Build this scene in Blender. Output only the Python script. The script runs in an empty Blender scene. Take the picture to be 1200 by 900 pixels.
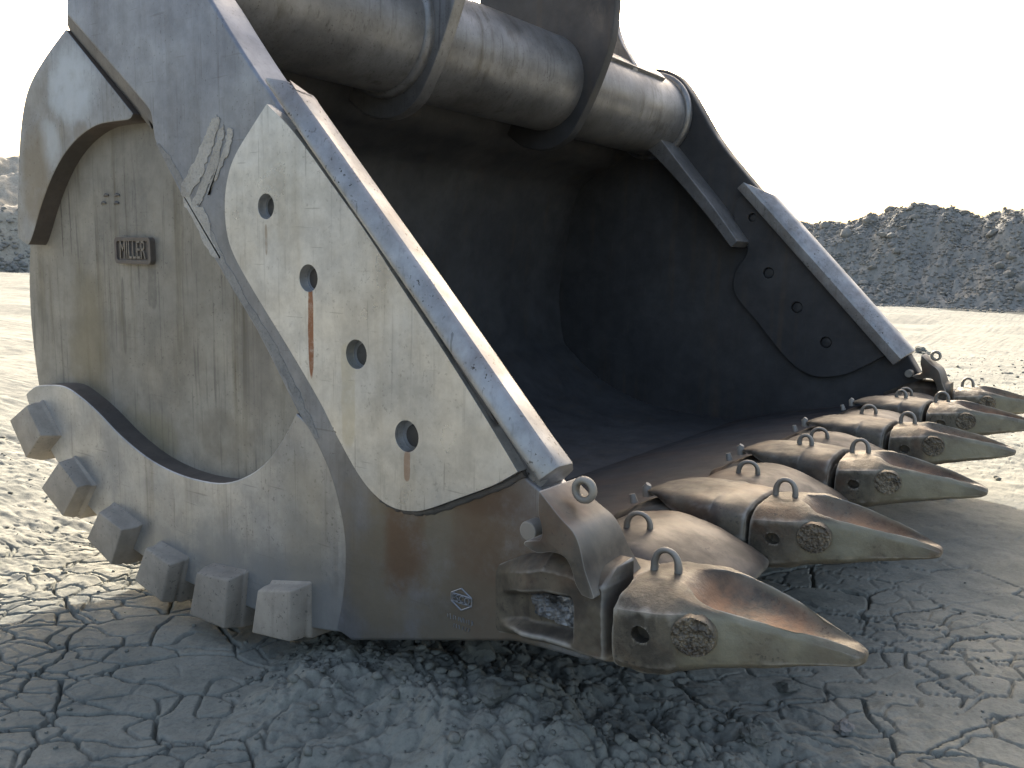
import bpy, bmesh, math, random
import numpy as np
from mathutils import Vector, Matrix
from mathutils.geometry import tessellate_polygon

# ------------------------------------------------------------------ camera, sky, sun, exposure
scene = bpy.context.scene
CAM_LOC = (0, -1.85, 1.4)
CAM_RIGHT = (0.80586, 0.59173, 0.02110)
CAM_UP = (-0.10072, 0.10187, 0.98969)
CAM_FWD = (-0.58348, 0.79967, -0.14169)
cam_data = bpy.data.cameras.new('camera')
cam_data.sensor_fit = 'HORIZONTAL'
cam_data.sensor_width = 36.0
cam_data.lens = 30.3
cam_data.clip_start = 0.05
cam_data.clip_end = 2000.0
cam = bpy.data.objects.new('camera', cam_data)
scene.collection.objects.link(cam)
_m = Matrix.Identity(4)
for _i in range(3):
    _m[_i][0] = CAM_RIGHT[_i]
    _m[_i][1] = CAM_UP[_i]
    _m[_i][2] = -CAM_FWD[_i]
    _m[_i][3] = CAM_LOC[_i]
cam.matrix_world = _m
scene.camera = cam

SUN_DIR = Vector((-0.545, 0.735, 0.42)).normalized()      # towards the sun
SUN_EL = math.asin(SUN_DIR.z)
SUN_AZ = math.atan2(SUN_DIR.x, SUN_DIR.y)
world = bpy.data.worlds.new('World')
scene.world = world
world.use_nodes = True
_nt = world.node_tree
_nt.nodes.clear()
_out = _nt.nodes.new('ShaderNodeOutputWorld')
_bg = _nt.nodes.new('ShaderNodeBackground')
_sky = _nt.nodes.new('ShaderNodeTexSky')
_sky.sky_type = 'NISHITA'
_sky.sun_disc = False
_sky.sun_elevation = SUN_EL
_sky.sun_rotation = SUN_AZ
_sky.air_density = 1.0
_sky.dust_density = 8.0
_sky.ozone_density = 1.0
_bg.inputs['Strength'].default_value = 0.15
_nt.links.new(_sky.outputs[0], _bg.inputs[0])
_nt.links.new(_bg.outputs[0], _out.inputs[0])

sun_data = bpy.data.lights.new('sun', 'SUN')
sun_data.energy = 3.3
sun_data.angle = math.radians(0.6)
sun_data.color = (1.0, 0.965, 0.92)
sun = bpy.data.objects.new('sun', sun_data)
scene.collection.objects.link(sun)
sun.rotation_euler = SUN_DIR.to_track_quat('Z', 'Y').to_euler()
sun.location = (0, 0, 30)

scene.view_settings.view_transform = 'Standard'
scene.view_settings.look = 'None'
scene.view_settings.gamma = 1.0
scene.view_settings.use_curve_mapping = False
scene.view_settings.exposure = 1.66
scene.view_settings.use_white_balance = True
scene.view_settings.white_balance_temperature = 7000

# ------------------------------------------------------------------ traced outlines (metres, x forward / z up)
TR = {
    'crescent': [(-4.139,0.741,1),(-4.043,0.786),(-3.922,0.807),(-3.77,0.815),(-3.628,0.781),(-3.494,0.731),(-3.334,0.658),(-3.15,0.597),(-2.975,0.567),(-2.808,0.561),(-2.639,0.577),(-2.499,0.629),(-2.393,0.698),(-2.309,0.785),(-2.237,0.885,1),(-2.112,0.813),(-2.041,0.72),(-1.991,0.599),(-1.968,0.485),(-1.977,0.34),(-2.022,0.176,1),(-2.2,0.147),(-2.372,0.134),(-2.541,0.134),(-2.748,0.134),(-2.925,0.138),(-3.119,0.159),(-3.306,0.193),(-3.501,0.256),(-3.651,0.319),(-3.811,0.414),(-3.954,0.526),(-4.077,0.636)],
    'upper_plate': [(-3.629,2.287,1),(-3.161,1.92,1),(-3.192,1.901),(-3.282,1.901),(-3.428,1.896),(-3.577,1.856),(-3.709,1.788),(-3.821,1.695),(-3.915,1.589),(-3.989,1.487),(-4.035,1.435),(-4.067,1.427),(-4.145,1.457,1),(-4.122,1.638),(-4.077,1.858),(-4.018,2.017),(-3.937,2.116),(-3.792,2.207)],
    'frame': [(-3.581,2.421,1),(-3.597,2.336,1),(-3.336,2.146),(-3.083,1.958,1),(-3.029,1.911),(-3.016,1.855),(-3.008,1.818,1),(-2.957,1.742),(-2.678,1.4),(-2.434,1.144),(-2.241,0.902),(-2.154,0.813),(-2.081,0.713),(-2.03,0.592),(-2.008,0.477),(-2.017,0.33),(-2.051,0.18,1),(-1.978,0.162,1),(-1.331,0.347,1),(-1.216,0.356),(-1.082,0.363,1),(-1.094,0.676),(-1.253,0.802,1),(-1.324,0.846),(-1.465,0.993),(-1.758,1.328),(-2.046,1.63),(-2.221,1.799),(-2.355,1.942,1),(-2.385,1.966),(-2.47,2.056),(-2.557,2.153),(-2.638,2.246)],
    'patch': [(-2.314,1.876,1),(-2.394,1.808),(-2.478,1.731),(-2.522,1.664),(-2.544,1.581),(-2.539,1.481),(-2.5,1.396),(-2.39,1.271),(-2.221,1.098),(-2.08,0.946),(-2.003,0.847),(-1.908,0.739),(-1.834,0.684),(-1.762,0.66),(-1.693,0.661),(-1.625,0.679),(-1.498,0.738),(-1.378,0.796),(-1.302,0.844,1),(-1.411,0.973),(-1.566,1.147),(-1.73,1.321),(-1.868,1.471),(-2.013,1.614),(-2.185,1.78)],
    'weld': [(-2.203,1.788,1),(-2.029,1.631),(-1.883,1.49),(-1.744,1.338),(-1.579,1.167),(-1.417,0.98,1),(-1.385,0.96,1),(-1.516,1.117),(-1.711,1.334),(-1.919,1.555),(-2.066,1.703),(-2.174,1.799,1)],
    'holes': [(-2.328,1.557),(-2.126,1.332),(-1.913,1.109),(-1.704,0.885)],
    'back': [(-3.668,2.297),(-3.833,2.216),(-3.979,2.124),(-4.061,2.024),(-4.121,1.863),(-4.166,1.641),(-4.199,1.45),(-4.232,1.255),(-4.235,1.037),(-4.2,0.779),(-4.143,0.632),(-4.017,0.52),(-3.872,0.41),(-3.709,0.313),(-3.557,0.249),(-3.358,0.185),(-3.169,0.149),(-2.972,0.128),(-2.792,0.123),(-2.582,0.123),(-2.41,0.123),(-2.235,0.136),(-2.084,0.166)],
    'fpatch': [(-2.482,1.939,1),(-2.552,1.884),(-2.573,1.79),(-2.539,1.675),(-2.466,1.58),(-2.454,1.485),(-2.521,1.375),(-2.547,1.245),(-2.493,1.137),(-2.335,0.977),(-2.16,0.784),(-2.025,0.668),(-1.896,0.616),(-1.775,0.622),(-1.63,0.672),(-1.38,0.833,1),(-2.427,1.906)],
    'fholes': [(-2.431,1.756),(-2.281,1.349),(-2.054,1.106),(-1.829,0.865)],
    'block0': [(-3.969,0.723),(-3.837,0.591),(-4.009,0.46),(-4.154,0.622)],
    'block1': [(-3.711,0.503),(-3.555,0.413),(-3.694,0.247),(-3.879,0.356)],
    'block2': [(-3.403,0.345),(-3.212,0.3),(-3.323,0.121),(-3.52,0.192)],
    'block3': [(-3.061,0.262),(-2.883,0.233),(-2.952,0.052),(-3.165,0.097)],
    'block4': [(-2.719,0.245),(-2.519,0.261),(-2.552,0.057),(-2.782,0.056)],
    'block5': [(-2.371,0.26),(-2.182,0.307),(-2.186,0.121),(-2.404,0.089)],
    'wing_left': [(-1.174,0.833),(-1.169,0.829),(-1.109,0.777),(-1.071,0.75),(-1.05,0.716),(-1.033,0.659),(-1.009,0.607)],
    'wing_out': [(-1.174,0.83,1),(-1.105,0.867),(-1.088,0.874,1),(-1.035,0.826),(-0.969,0.776),(-0.892,0.72,1),(-0.953,0.716),(-0.975,0.694),(-0.984,0.677,1),(-0.977,0.636),(-0.981,0.605),(-1.009,0.592),(-1.04,0.594,1),(-1.059,0.618),(-1.069,0.646),(-1.083,0.67),(-1.103,0.682),(-1.136,0.682),(-1.175,0.671),(-1.217,0.684,1),(-1.21,0.695),(-1.168,0.706,1),(-1.161,0.725),(-1.167,0.753),(-1.175,0.777)],
    'wing_ridge': [(-1.193,0.818),(-1.123,0.753),(-1.084,0.721),(-1.065,0.677),(-1.049,0.63),(-1.033,0.601)],
    'weye': [(-1.101,0.828)],
    'wpin': [(-1.257,0.693)],
    'badge': [(-3.43,1.464),(-3.169,1.458),(-3.182,1.351),(-3.432,1.357)],
    'emblem': [(-1.515,0.451),(-1.513,0.339),(-1.514,0.404)],
    'pocket': [(-1.248,0.532),(-1.084,0.551),(-1.088,0.457),(-1.232,0.468)],
    'ridge_up': [(-1.377,0.56,1),(-1.287,0.617),(-1.179,0.653),(-1.085,0.634,1),(-1.082,0.552,1),(-1.175,0.546),(-1.285,0.549),(-1.365,0.549,1)],
    'ridge_dn': [(-1.339,0.444,1),(-1.282,0.447),(-1.172,0.454),(-1.083,0.458,1),(-1.076,0.405,1),(-1.17,0.396),(-1.281,0.387),(-1.309,0.389,1)],
    'collar': [(-1.084,0.59,1),(-0.983,0.632,1),(-0.983,0.593),(-0.974,0.541),(-0.976,0.481),(-0.969,0.417,1),(-1.032,0.411),(-1.077,0.413,1),(-1.068,0.504)],
    'cast_top': [(-1.421,0.542),(-1.4,0.554),(-1.379,0.565),(-1.359,0.577),(-1.339,0.588),(-1.319,0.599),(-1.299,0.61),(-1.28,0.618),(-1.261,0.625),(-1.241,0.633),(-1.223,0.64),(-1.204,0.647),(-1.185,0.654),(-1.167,0.654),(-1.148,0.655),(-1.13,0.655),(-1.112,0.656),(-1.094,0.657),(-1.077,0.656),(-1.059,0.654),(-1.042,0.653),(-1.025,0.653),(-1.008,0.653),(-0.991,0.654)],
    'cast_bot': [(-1.417,0.349),(-1.396,0.354),(-1.375,0.36),(-1.354,0.365),(-1.334,0.37),(-1.313,0.375),(-1.293,0.38),(-1.273,0.383),(-1.254,0.384),(-1.234,0.386),(-1.215,0.387),(-1.196,0.389),(-1.177,0.39),(-1.158,0.391),(-1.139,0.392),(-1.121,0.393),(-1.103,0.394),(-1.085,0.395),(-1.067,0.396),(-1.049,0.397),(-1.032,0.398),(-1.014,0.399),(-0.997,0.4),(-0.98,0.4)],
    'smear_a': [(-2.841,1.62),(-2.805,1.598),(-2.736,1.655),(-2.682,1.717),(-2.645,1.778),(-2.609,1.838),(-2.617,1.867),(-2.651,1.853),(-2.693,1.804),(-2.747,1.735),(-2.812,1.67)],
    'smear_b': [(-2.775,1.579),(-2.74,1.572),(-2.687,1.624),(-2.64,1.686),(-2.603,1.747),(-2.582,1.802),(-2.585,1.836),(-2.61,1.816),(-2.636,1.766),(-2.668,1.716),(-2.72,1.654)],
    'smear_c': [(-2.683,1.606),(-2.652,1.634),(-2.606,1.69),(-2.565,1.739),(-2.53,1.799),(-2.557,1.823),(-2.578,1.774),(-2.609,1.719),(-2.666,1.652)],
    'xx': [(-2.617,1.867),(-2.556,1.851),(-2.567,1.818),(-2.534,1.805),(-2.57,1.74),(-2.61,1.69),(-2.677,1.624),(-2.73,1.572),(-2.765,1.579),(-2.795,1.597),(-2.841,1.62),(-2.823,1.658),(-2.769,1.697),(-2.726,1.748),(-2.672,1.826)],
    'edge_mud': [(-2.841,1.62),(-2.78,1.585),(-2.715,1.557),(-2.673,1.506),(-2.661,1.438),(-2.623,1.394),(-2.673,1.4),(-2.759,1.495),(-2.822,1.574)],
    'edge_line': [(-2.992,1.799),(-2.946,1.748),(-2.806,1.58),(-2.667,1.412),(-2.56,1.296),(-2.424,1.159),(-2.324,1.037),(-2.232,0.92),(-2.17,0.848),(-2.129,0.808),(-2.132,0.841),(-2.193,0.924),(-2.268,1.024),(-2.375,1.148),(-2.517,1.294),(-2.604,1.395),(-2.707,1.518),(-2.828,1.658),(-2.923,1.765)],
    'ear_hole': [(-3.864,3.181),(-3.885,3.099),(-3.676,2.986)],
}
rng = random.Random(7)
COL = scene.collection
BASE = Vector((-2.4, 2.32, 0.0))

# ------------------------------------------------------------------ material helpers
class NT:
    def __init__(self, name):
        self.mat = bpy.data.materials.new(name)
        self.mat.use_nodes = True
        self.t = self.mat.node_tree
        self.t.nodes.clear()
        self.out = self.n('ShaderNodeOutputMaterial')
        self.b = self.n('ShaderNodeBsdfPrincipled')
        self.l(self.b.outputs[0], self.out.inputs[0])
        self.tc = self.n('ShaderNodeTexCoord')
        oi = self.n('ShaderNodeObjectInfo')
        vm = self.n('ShaderNodeVectorMath'); vm.operation = 'MULTIPLY_ADD'
        cx = self.n('ShaderNodeCombineXYZ')
        for k in range(3): self.l(oi.outputs['Random'], cx.inputs[k])
        self.l(cx.outputs[0], vm.inputs[0])
        vm.inputs[1].default_value = (17.0, 11.0, 23.0)
        self.l(self.tc.outputs['Object'], vm.inputs[2])
        self.co = vm.outputs[0]
        self.rnd = oi.outputs['Random']
        self.co0 = self.tc.outputs['Object']
    def n(self, k):
        return self.t.nodes.new(k)
    def l(self, a, b):
        self.t.links.new(a, b)
    def _set(self, sock, v):
        if hasattr(v, 'is_output'):
            self.l(v, sock)
        elif isinstance(v, (tuple, list)) and len(v) == 3 and sock.type == 'RGBA':
            sock.default_value = (*v, 1.0)
        else:
            sock.default_value = v
    def map(self, scale=(1, 1, 1), rot=(0, 0, 0), loc=(0, 0, 0), co=None):
        m = self.n('ShaderNodeMapping')
        self.l(co or self.co, m.inputs[0])
        m.inputs['Scale'].default_value = scale
        m.inputs['Rotation'].default_value = rot
        m.inputs['Location'].default_value = loc
        return m.outputs[0]
    def noise(self, scale, detail=5, rough=0.55, co=None, dist=0.0):
        x = self.n('ShaderNodeTexNoise')
        self.l(co or self.co, x.inputs['Vector'])
        x.inputs['Scale'].default_value = scale
        x.inputs['Detail'].default_value = detail
        x.inputs['Roughness'].default_value = rough
        x.inputs['Distortion'].default_value = dist
        return x.outputs[0]
    def vor(self, scale, feature='DISTANCE_TO_EDGE', co=None):
        x = self.n('ShaderNodeTexVoronoi')
        x.feature = feature
        self.l(co or self.co, x.inputs['Vector'])
        x.inputs['Scale'].default_value = scale
        return x.outputs[0]
    def ramp(self, v, a, b, lo=0.0, hi=1.0):
        x = self.n('ShaderNodeMapRange')
        x.interpolation_type = 'SMOOTHSTEP'
        self._set(x.inputs['Value'], v)
        x.inputs['From Min'].default_value = a
        x.inputs['From Max'].default_value = b
        x.inputs['To Min'].default_value = lo
        x.inputs['To Max'].default_value = hi
        return x.outputs['Result']
    def math(self, op, a, b=0.0):
        x = self.n('ShaderNodeMath')
        x.operation = op
        self._set(x.inputs[0], a)
        self._set(x.inputs[1], b)
        return x.outputs[0]
    def mix(self, f, a, b):
        x = self.n('ShaderNodeMix')
        x.data_type = 'RGBA'
        self._set(x.inputs[0], f)
        self._set(x.inputs[6], a)
        self._set(x.inputs[7], b)
        return x.outputs[2]
    def sep(self, co=None):
        x = self.n('ShaderNodeSeparateXYZ')
        self.l(co or self.co, x.inputs[0])
        return x.outputs
    def attr(self, name):
        x = self.n('ShaderNodeAttribute')
        x.attribute_name = name
        return x.outputs['Fac']
    def bump(self, h, strength, dist, prev=None):
        x = self.n('ShaderNodeBump')
        x.inputs['Strength'].default_value = strength
        x.inputs['Distance'].default_value = dist
        self._set(x.inputs['Height'], h)
        if prev is not None:
            self.l(prev, x.inputs['Normal'])
        return x.outputs[0]
    def done(self, col, rough, metal=0.0, normal=None, spec=0.5):
        self._set(self.b.inputs['Base Color'], col)
        self._set(self.b.inputs['Roughness'], rough)
        self._set(self.b.inputs['Metallic'], metal)
        self.b.inputs['Specular IOR Level'].default_value = spec
        if normal is not None:
            self.l(normal, self.b.inputs['Normal'])
        return self.mat

def steel(name, c1, c2, stain=(.10, .085, .06), streak=.5, speck=.5, scratch=.4, rust=0.0, rough=.45, metal=.3,
          spots=(), sscale=1.0, lump=.0, patchy=1.5, wear=0.0, stain_zones=()):
    m = NT(name)
    big = m.noise(patchy, 7, .6)
    f = m.ramp(big, .36, .64)
    col = m.mix(f, c1, c2)
    # run marks down the plate
    s1 = m.noise(1.0, 6, .62, m.map((11 * sscale, 11 * sscale, .55), loc=(3, 1, 2)))
    s2 = m.noise(1.0, 3, .5, m.map((2.2, 2.2, 1.1), loc=(7, 3, 1)))
    sf = m.math('MULTIPLY', m.ramp(s1, .50, .70), m.ramp(s2, .38, .62))
    col = m.mix(m.math('MULTIPLY', sf, streak), col, stain)
    s3 = m.noise(1.0, 4, .6, m.map((55, 55, 2.2)))
    col = m.mix(m.math('MULTIPLY', m.ramp(s3, .56, .72), streak * .5), col, (.06, .055, .05))
    # specks and pits
    sp = m.math('MAXIMUM', m.ramp(m.noise(75, 3, .6), .62, .67), m.ramp(m.noise(26, 4, .7, m.map((1, 1, .8), loc=(2, 5, 8))), .71, .75))
    sp = m.math('MULTIPLY', sp, m.ramp(m.noise(5, 3), .36, .58))
    col = m.mix(m.math('MULTIPLY', sp, speck), col, (.045, .04, .035))
    # long scratches in two directions
    sc = m.ramp(m.noise(1.0, 2, .5, m.map((4, 60, 90), rot=(0, .75, 0))), .70, .74)
    sd = m.ramp(m.noise(1.0, 2, .5, m.map((70, 60, 3), rot=(0, .45, 0), loc=(4, 4, 4))), .69, .73)
    col = m.mix(m.math('MULTIPLY', m.math('ADD', sc, sd), scratch * .5), col, (.09, .085, .08))
    cloud = m.math('MULTIPLY', m.ramp(m.noise(9, 9, .72), .3, .7, .82, 1.14), m.ramp(m.noise(1.1, 4, .6, m.map((1, 1, .6), loc=(9, 2, 4))), .32, .68, .84, 1.08))
    hsv = m.n('ShaderNodeHueSaturation')
    m.l(cloud, hsv.inputs['Value'])
    m._set(hsv.inputs['Color'], col)
    col = hsv.outputs[0]
    rf = None
    if rust > 0:
        rf = m.math('MULTIPLY', m.ramp(m.noise(2.6, 9, .66, dist=.4), .46, .66), rust)
        col = m.mix(rf, col, m.mix(m.noise(14, 4), (.16, .075, .035), (.09, .05, .032)))
    xyz = m.sep(m.co0)
    for (x, z, rx, rz, colr, amt) in spots:      # stains with a place of their own: (x, z) on the plate, half sizes
        soft = min(rx, rz) > .04
        wob = m.noise(4.5 if soft else 22, 6, .65, m.map((1, 1, .6 if soft else .25), loc=(x * 3, 0, z)))
        wz = m.noise(5, 5, .65, m.map((1, 1, 1), loc=(z * 3, 5, x)))
        k1 = 1.5 if soft else 1.6
        dx = m.math('DIVIDE', m.math('ADD', m.math('SUBTRACT', xyz[0], x - BASE.x), m.math('MULTIPLY', m.math('SUBTRACT', wob, .5), rx * k1)), rx)
        dz = m.math('DIVIDE', m.math('ADD', m.math('SUBTRACT', xyz[2], z), m.math('MULTIPLY', m.math('SUBTRACT', wz, .5), rz * (1.2 if soft else .2))), rz)
        d = m.math('ADD', m.math('MULTIPLY', dx, dx), m.math('POWER', m.math('ABSOLUTE', dz), 2.0 if soft else 5.0))
        k = m.math('MULTIPLY', m.ramp(d, .25 if soft else .7, 1.3, 1, 0), m.ramp(m.noise(6 if soft else 30, 6, .7), .25, .55, .35, 1))
        col = m.mix(m.math('MULTIPLY', k, amt), col, colr)
    if wear > 0:
        g = m.n('ShaderNodeNewGeometry')
        w = m.ramp(g.outputs['Pointiness'], .51, .56)
        col = m.mix(m.math('MULTIPLY', w, wear), col, (.55, .53, .48))
    r = m.ramp(m.noise(4, 6), .3, .7, rough - .08, rough + .14)
    nrm = m.bump(m.noise(38, 6, .6), .12, .006)
    nrm = m.bump(m.noise(4.5, 3), .25 + lump, .012, nrm)
    return m.done(col, r, metal, nrm)

# ------------------------------------------------------------------ mesh helpers
def link(name, mesh, mat, parent=None, loc=(0, 0, 0)):
    o = bpy.data.objects.new(name, mesh)
    COL.objects.link(o)
    if mat is not None and not mesh.materials:
        mesh.materials.append(mat)
    if parent is not None:
        o.parent = parent
    o.location = loc
    return o

def shade(bm, ang=32):
    a = math.radians(ang)
    for f in bm.faces:
        f.smooth = True
    for e in bm.edges:
        if len(e.link_faces) == 2:
            e.smooth = e.calc_face_angle(0) < a
        else:
            e.smooth = False

def to_mesh(bm, name, ang=32):
    bmesh.ops.recalc_face_normals(bm, faces=bm.faces[:])
    shade(bm, ang)
    me = bpy.data.meshes.new(name)
    bm.to_mesh(me)
    bm.free()
    return me

def smooth_poly(pts, sub=4, closed=True):
    """Catmull-Rom through the points; a third element marks a sharp corner."""
    n = len(pts)
    out = []
    rngi = range(n) if closed else range(n - 1)
    for i in rngi:
        p1, p2 = pts[i], pts[(i + 1) % n]
        p0 = pts[(i - 1) % n] if (closed or i > 0) else p1
        p3 = pts[(i + 2) % n] if (closed or i + 2 < n) else p2
        if len(p1) > 2: p0 = p1
        if len(p2) > 2: p3 = p2
        d = math.hypot(p2[0] - p1[0], p2[1] - p1[1])
        straight = len(p1) > 2 and len(p2) > 2
        k = 1 if straight or d < .012 else sub
        for j in range(k):
            t = j / k
            f = lambda a, b, c, e: .5 * (2 * b + (c - a) * t + (2 * a - 5 * b + 4 * c - e) * t * t + (3 * b - a - 3 * c + e) * t ** 3)
            out.append((f(p0[0], p1[0], p2[0], p3[0]), f(p0[1], p1[1], p2[1], p3[1])))
    if not closed:
        out.append(tuple(pts[-1][:2]))
    return out

def prism_bm(poly, y0, y1, bevel=.006, seg=2, holes=(), efilter=None, both=True):
    """Extrude an x/z outline (with round holes) from y0 to y1 and round its rim."""
    bm = bmesh.new()
    loops = [poly] + [list(h) for h in holes]
    tris = tessellate_polygon([[Vector((p[0], p[1], 0)) for p in lp] for lp in loops])
    flat = [p for lp in loops for p in lp]
    a = [bm.verts.new((p[0], y0, p[1])) for p in flat]
    b = [bm.verts.new((p[0], y1, p[1])) for p in flat]
    if not holes:
        bm.faces.new(a); bm.faces.new(b[::-1])
    else:
        for t in tris:
            try:
                bm.faces.new([a[i] for i in t]); bm.faces.new([b[i] for i in reversed(t)])
            except ValueError:
                pass
    k = 0
    for lp in loops:
        n = len(lp)
        for i in range(n):
            j = (i + 1) % n
            bm.faces.new((a[k + i], b[k + i], b[k + j], a[k + j]))
        k += n
    bmesh.ops.recalc_face_normals(bm, faces=bm.faces[:])
    if bevel > 0:
        es = []
        for e in bm.edges:
            if len(e.link_faces) != 2 or e.calc_face_angle(0) < math.radians(40):
                continue
            ya = (e.verts[0].co.y + e.verts[1].co.y) / 2
            if not both and ya > (y0 + y1) / 2:
                continue
            if efilter and not efilter(e):
                continue
            es.append(e)
        if es:
            bmesh.ops.bevel(bm, geom=es, offset=bevel, segments=seg, profile=.5, affect='EDGES', clamp_overlap=True)
    return bm

def circle(cx, cz, r, n=28):
    return [(cx + r * math.cos(2 * math.pi * i / n), cz + r * math.sin(2 * math.pi * i / n)) for i in range(n)]

def prism(name, poly, y0, y1, mat, parent, bevel=.006, seg=2, holes=(), ang=32, origin=None, edge_mat=None, **kw):
    bm = prism_bm(poly, y0, y1, bevel, seg, holes, **kw)
    if edge_mat is not None:
        bm.normal_update()
        for f in bm.faces:
            if abs(f.normal.y) < .35: f.material_index = 1
    o = origin if origin is not None else BASE
    bmesh.ops.translate(bm, vec=-Vector(o), verts=bm.verts[:])
    ob = link(name, to_mesh(bm, name, ang), mat, parent)
    if edge_mat is not None: ob.data.materials.append(edge_mat)
    wn = ob.modifiers.new('wn', 'WEIGHTED_NORMAL'); wn.keep_sharp = True; wn.weight = 90
    return ob

def tube_bm(path, r, n=10, bm=None, caps=True):
    """Round bar along a path; r may be a list."""
    bm = bm or bmesh.new()
    P = [Vector(p) for p in path]
    rings = []
    up = None
    for i, p in enumerate(P):
        t = (P[min(i + 1, len(P) - 1)] - P[max(i - 1, 0)]).normalized()
        if up is None:
            up = t.orthogonal().normalized()
        up = (up - t * up.dot(t)).normalized()
        s = t.cross(up)
        rr = r[i] if isinstance(r, (list, tuple)) else r
        rings.append([bm.verts.new(p + (up * math.cos(2 * math.pi * k / n) + s * math.sin(2 * math.pi * k / n)) * rr) for k in range(n)])
    for A, B_ in zip(rings, rings[1:]):
        for k in range(n):
            bm.faces.new((A[k], A[(k + 1) % n], B_[(k + 1) % n], B_[k]))
    if caps:
        bm.faces.new(rings[0][::-1]); bm.faces.new(rings[-1])
    return bm

def loft_bm(rings, close_ends=True, vlayers=(), crease=False):
    bm = bmesh.new()
    for nm in vlayers: bm.verts.layers.float.new(nm)
    if crease: bm.edges.layers.float.new('crease_edge')
    R_ = [[bm.verts.new(p) for p in r] for r in rings]
    n = len(R_[0])
    for A, B_ in zip(R_, R_[1:]):
        for k in range(n):
            bm.faces.new((A[k], A[(k + 1) % n], B_[(k + 1) % n], B_[k]))
    if close_ends:
        bm.faces.new(R_[0][::-1]); bm.faces.new(R_[-1])
    return bm, R_

def bake(o):
    """Replace the mesh of an object by its evaluated mesh (modifiers applied)."""
    dg = bpy.context.evaluated_depsgraph_get()
    me = bpy.data.meshes.new_from_object(o.evaluated_get(dg), depsgraph=dg)
    o.modifiers.clear()
    o.data = me
    return o

def subsurf(o, lv=2):
    md = o.modifiers.new('s', 'SUBSURF'); md.levels = lv; md.render_levels = lv
    return o

def cut(o, cutters):
    for c in cutters:
        md = o.modifiers.new('b', 'BOOLEAN'); md.operation = 'DIFFERENCE'; md.object = c; md.solver = 'EXACT'
    bpy.context.view_layer.update()
    bake(o)
    for c in cutters:
        bpy.data.objects.remove(c)
    me = o.data
    bm = bmesh.new(); bm.from_mesh(me); shade(bm, 35); bm.to_mesh(me); bm.free()
    return o

def copy_tree(o, parent, offset=(0, 0, 0)):
    c = o.copy(); COL.objects.link(c); c.parent = parent
    c.location = o.location + Vector(offset)
    for ch in o.children:
        d = ch.copy(); COL.objects.link(d); d.parent = c
    return c

def thing(o, label, category, group=None):
    o['label'] = label; o['category'] = category
    if group: o['group'] = group
    return o

# numpy value noise ------------------------------------------------
_prm = np.random.RandomState(3).rand(1 << 12).astype(np.float32)
_pi = np.random.RandomState(4).permutation(1 << 12).astype(np.int32)
def hsh(ix, iy, seed=0):
    return _prm[(_pi[(ix.astype(np.int32) + seed * 131) & 0xFFF] + iy.astype(np.int32) * 7) & 0xFFF]
def vnoise(x, y, seed=0):
    ix, iy = np.floor(x), np.floor(y)
    fx, fy = x - ix, y - iy
    fx = fx * fx * fx * (fx * (fx * 6 - 15) + 10); fy = fy * fy * fy * (fy * (fy * 6 - 15) + 10)
    a = hsh(ix, iy, seed); b = hsh(ix + 1, iy, seed); c = hsh(ix, iy + 1, seed); d = hsh(ix + 1, iy + 1, seed)
    return (a + (b - a) * fx) * (1 - fy) + (c + (d - c) * fx) * fy - .5
def fbm(x, y, oct=5, seed=0, gain=.5):
    s = 0; a = 1.0; f = 1.0
    for i in range(oct):
        s = s + a * vnoise(x * f + 17.3 * i, y * f - 9.1 * i, seed + i); a *= gain; f *= 2.03
    return s
def cell_edge(x, y, seed):
    """Distance to the nearest border between jittered cells and the nearest cell's random value."""
    ix, iy = np.floor(x), np.floor(y)
    best = np.full(x.shape, 1e9); bx = np.zeros_like(x); by = np.zeros_like(x); bid = np.zeros_like(x)
    for dx in (-1, 0, 1):
        for dy in (-1, 0, 1):
            cx, cy = ix + dx, iy + dy
            px = cx + .5 + .85 * (hsh(cx, cy, seed) - .5); py = cy + .5 + .85 * (hsh(cx, cy, seed + 1) - .5)
            d = (px - x) ** 2 + (py - y) ** 2
            k = d < best
            best = np.where(k, d, best); bx = np.where(k, px, bx); by = np.where(k, py, by)
            bid = np.where(k, hsh(cx, cy, seed + 2), bid)
    ed = np.full(x.shape, 1e9); eid = np.zeros_like(x)
    cx0, cy0 = np.floor(bx), np.floor(by)
    for dx in (-2, -1, 0, 1, 2):
        for dy in (-2, -1, 0, 1, 2):
            if abs(dx) + abs(dy) > 3 or (dx == 0 and dy == 0): continue
            cx, cy = cx0 + dx, cy0 + dy
            px = cx + .5 + .85 * (hsh(cx, cy, seed) - .5); py = cy + .5 + .85 * (hsh(cx, cy, seed + 1) - .5)
            vx, vy = px - bx, py - by
            L = np.hypot(vx, vy)
            ok = L > 1e-6
            Ls = np.where(ok, L, 1)
            d = ((px + bx) / 2 - x) * vx / Ls + ((py + by) / 2 - y) * vy / Ls
            d = np.where(ok, d, 1e9)
            k = d < ed
            ed = np.where(k, d, ed)
            eid = np.where(k, np.abs(bid - hsh(cx, cy, seed + 2)), eid)
    return ed, bid, eid
def sstep(v, a, b):
    t = np.clip((v - a) / (b - a), 0, 1)
    return t * t * (3 - 2 * t)

# ------------------------------------------------------------------ the ground: one cracked, dried mud sheet
def axis(parts):
    out = []
    for a, b, s in parts:
        n = max(1, int(round((b - a) / s)))
        out += [a + (b - a) * i / n for i in range(n)]
    out.append(parts[-1][1])
    return np.array(out)

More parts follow.
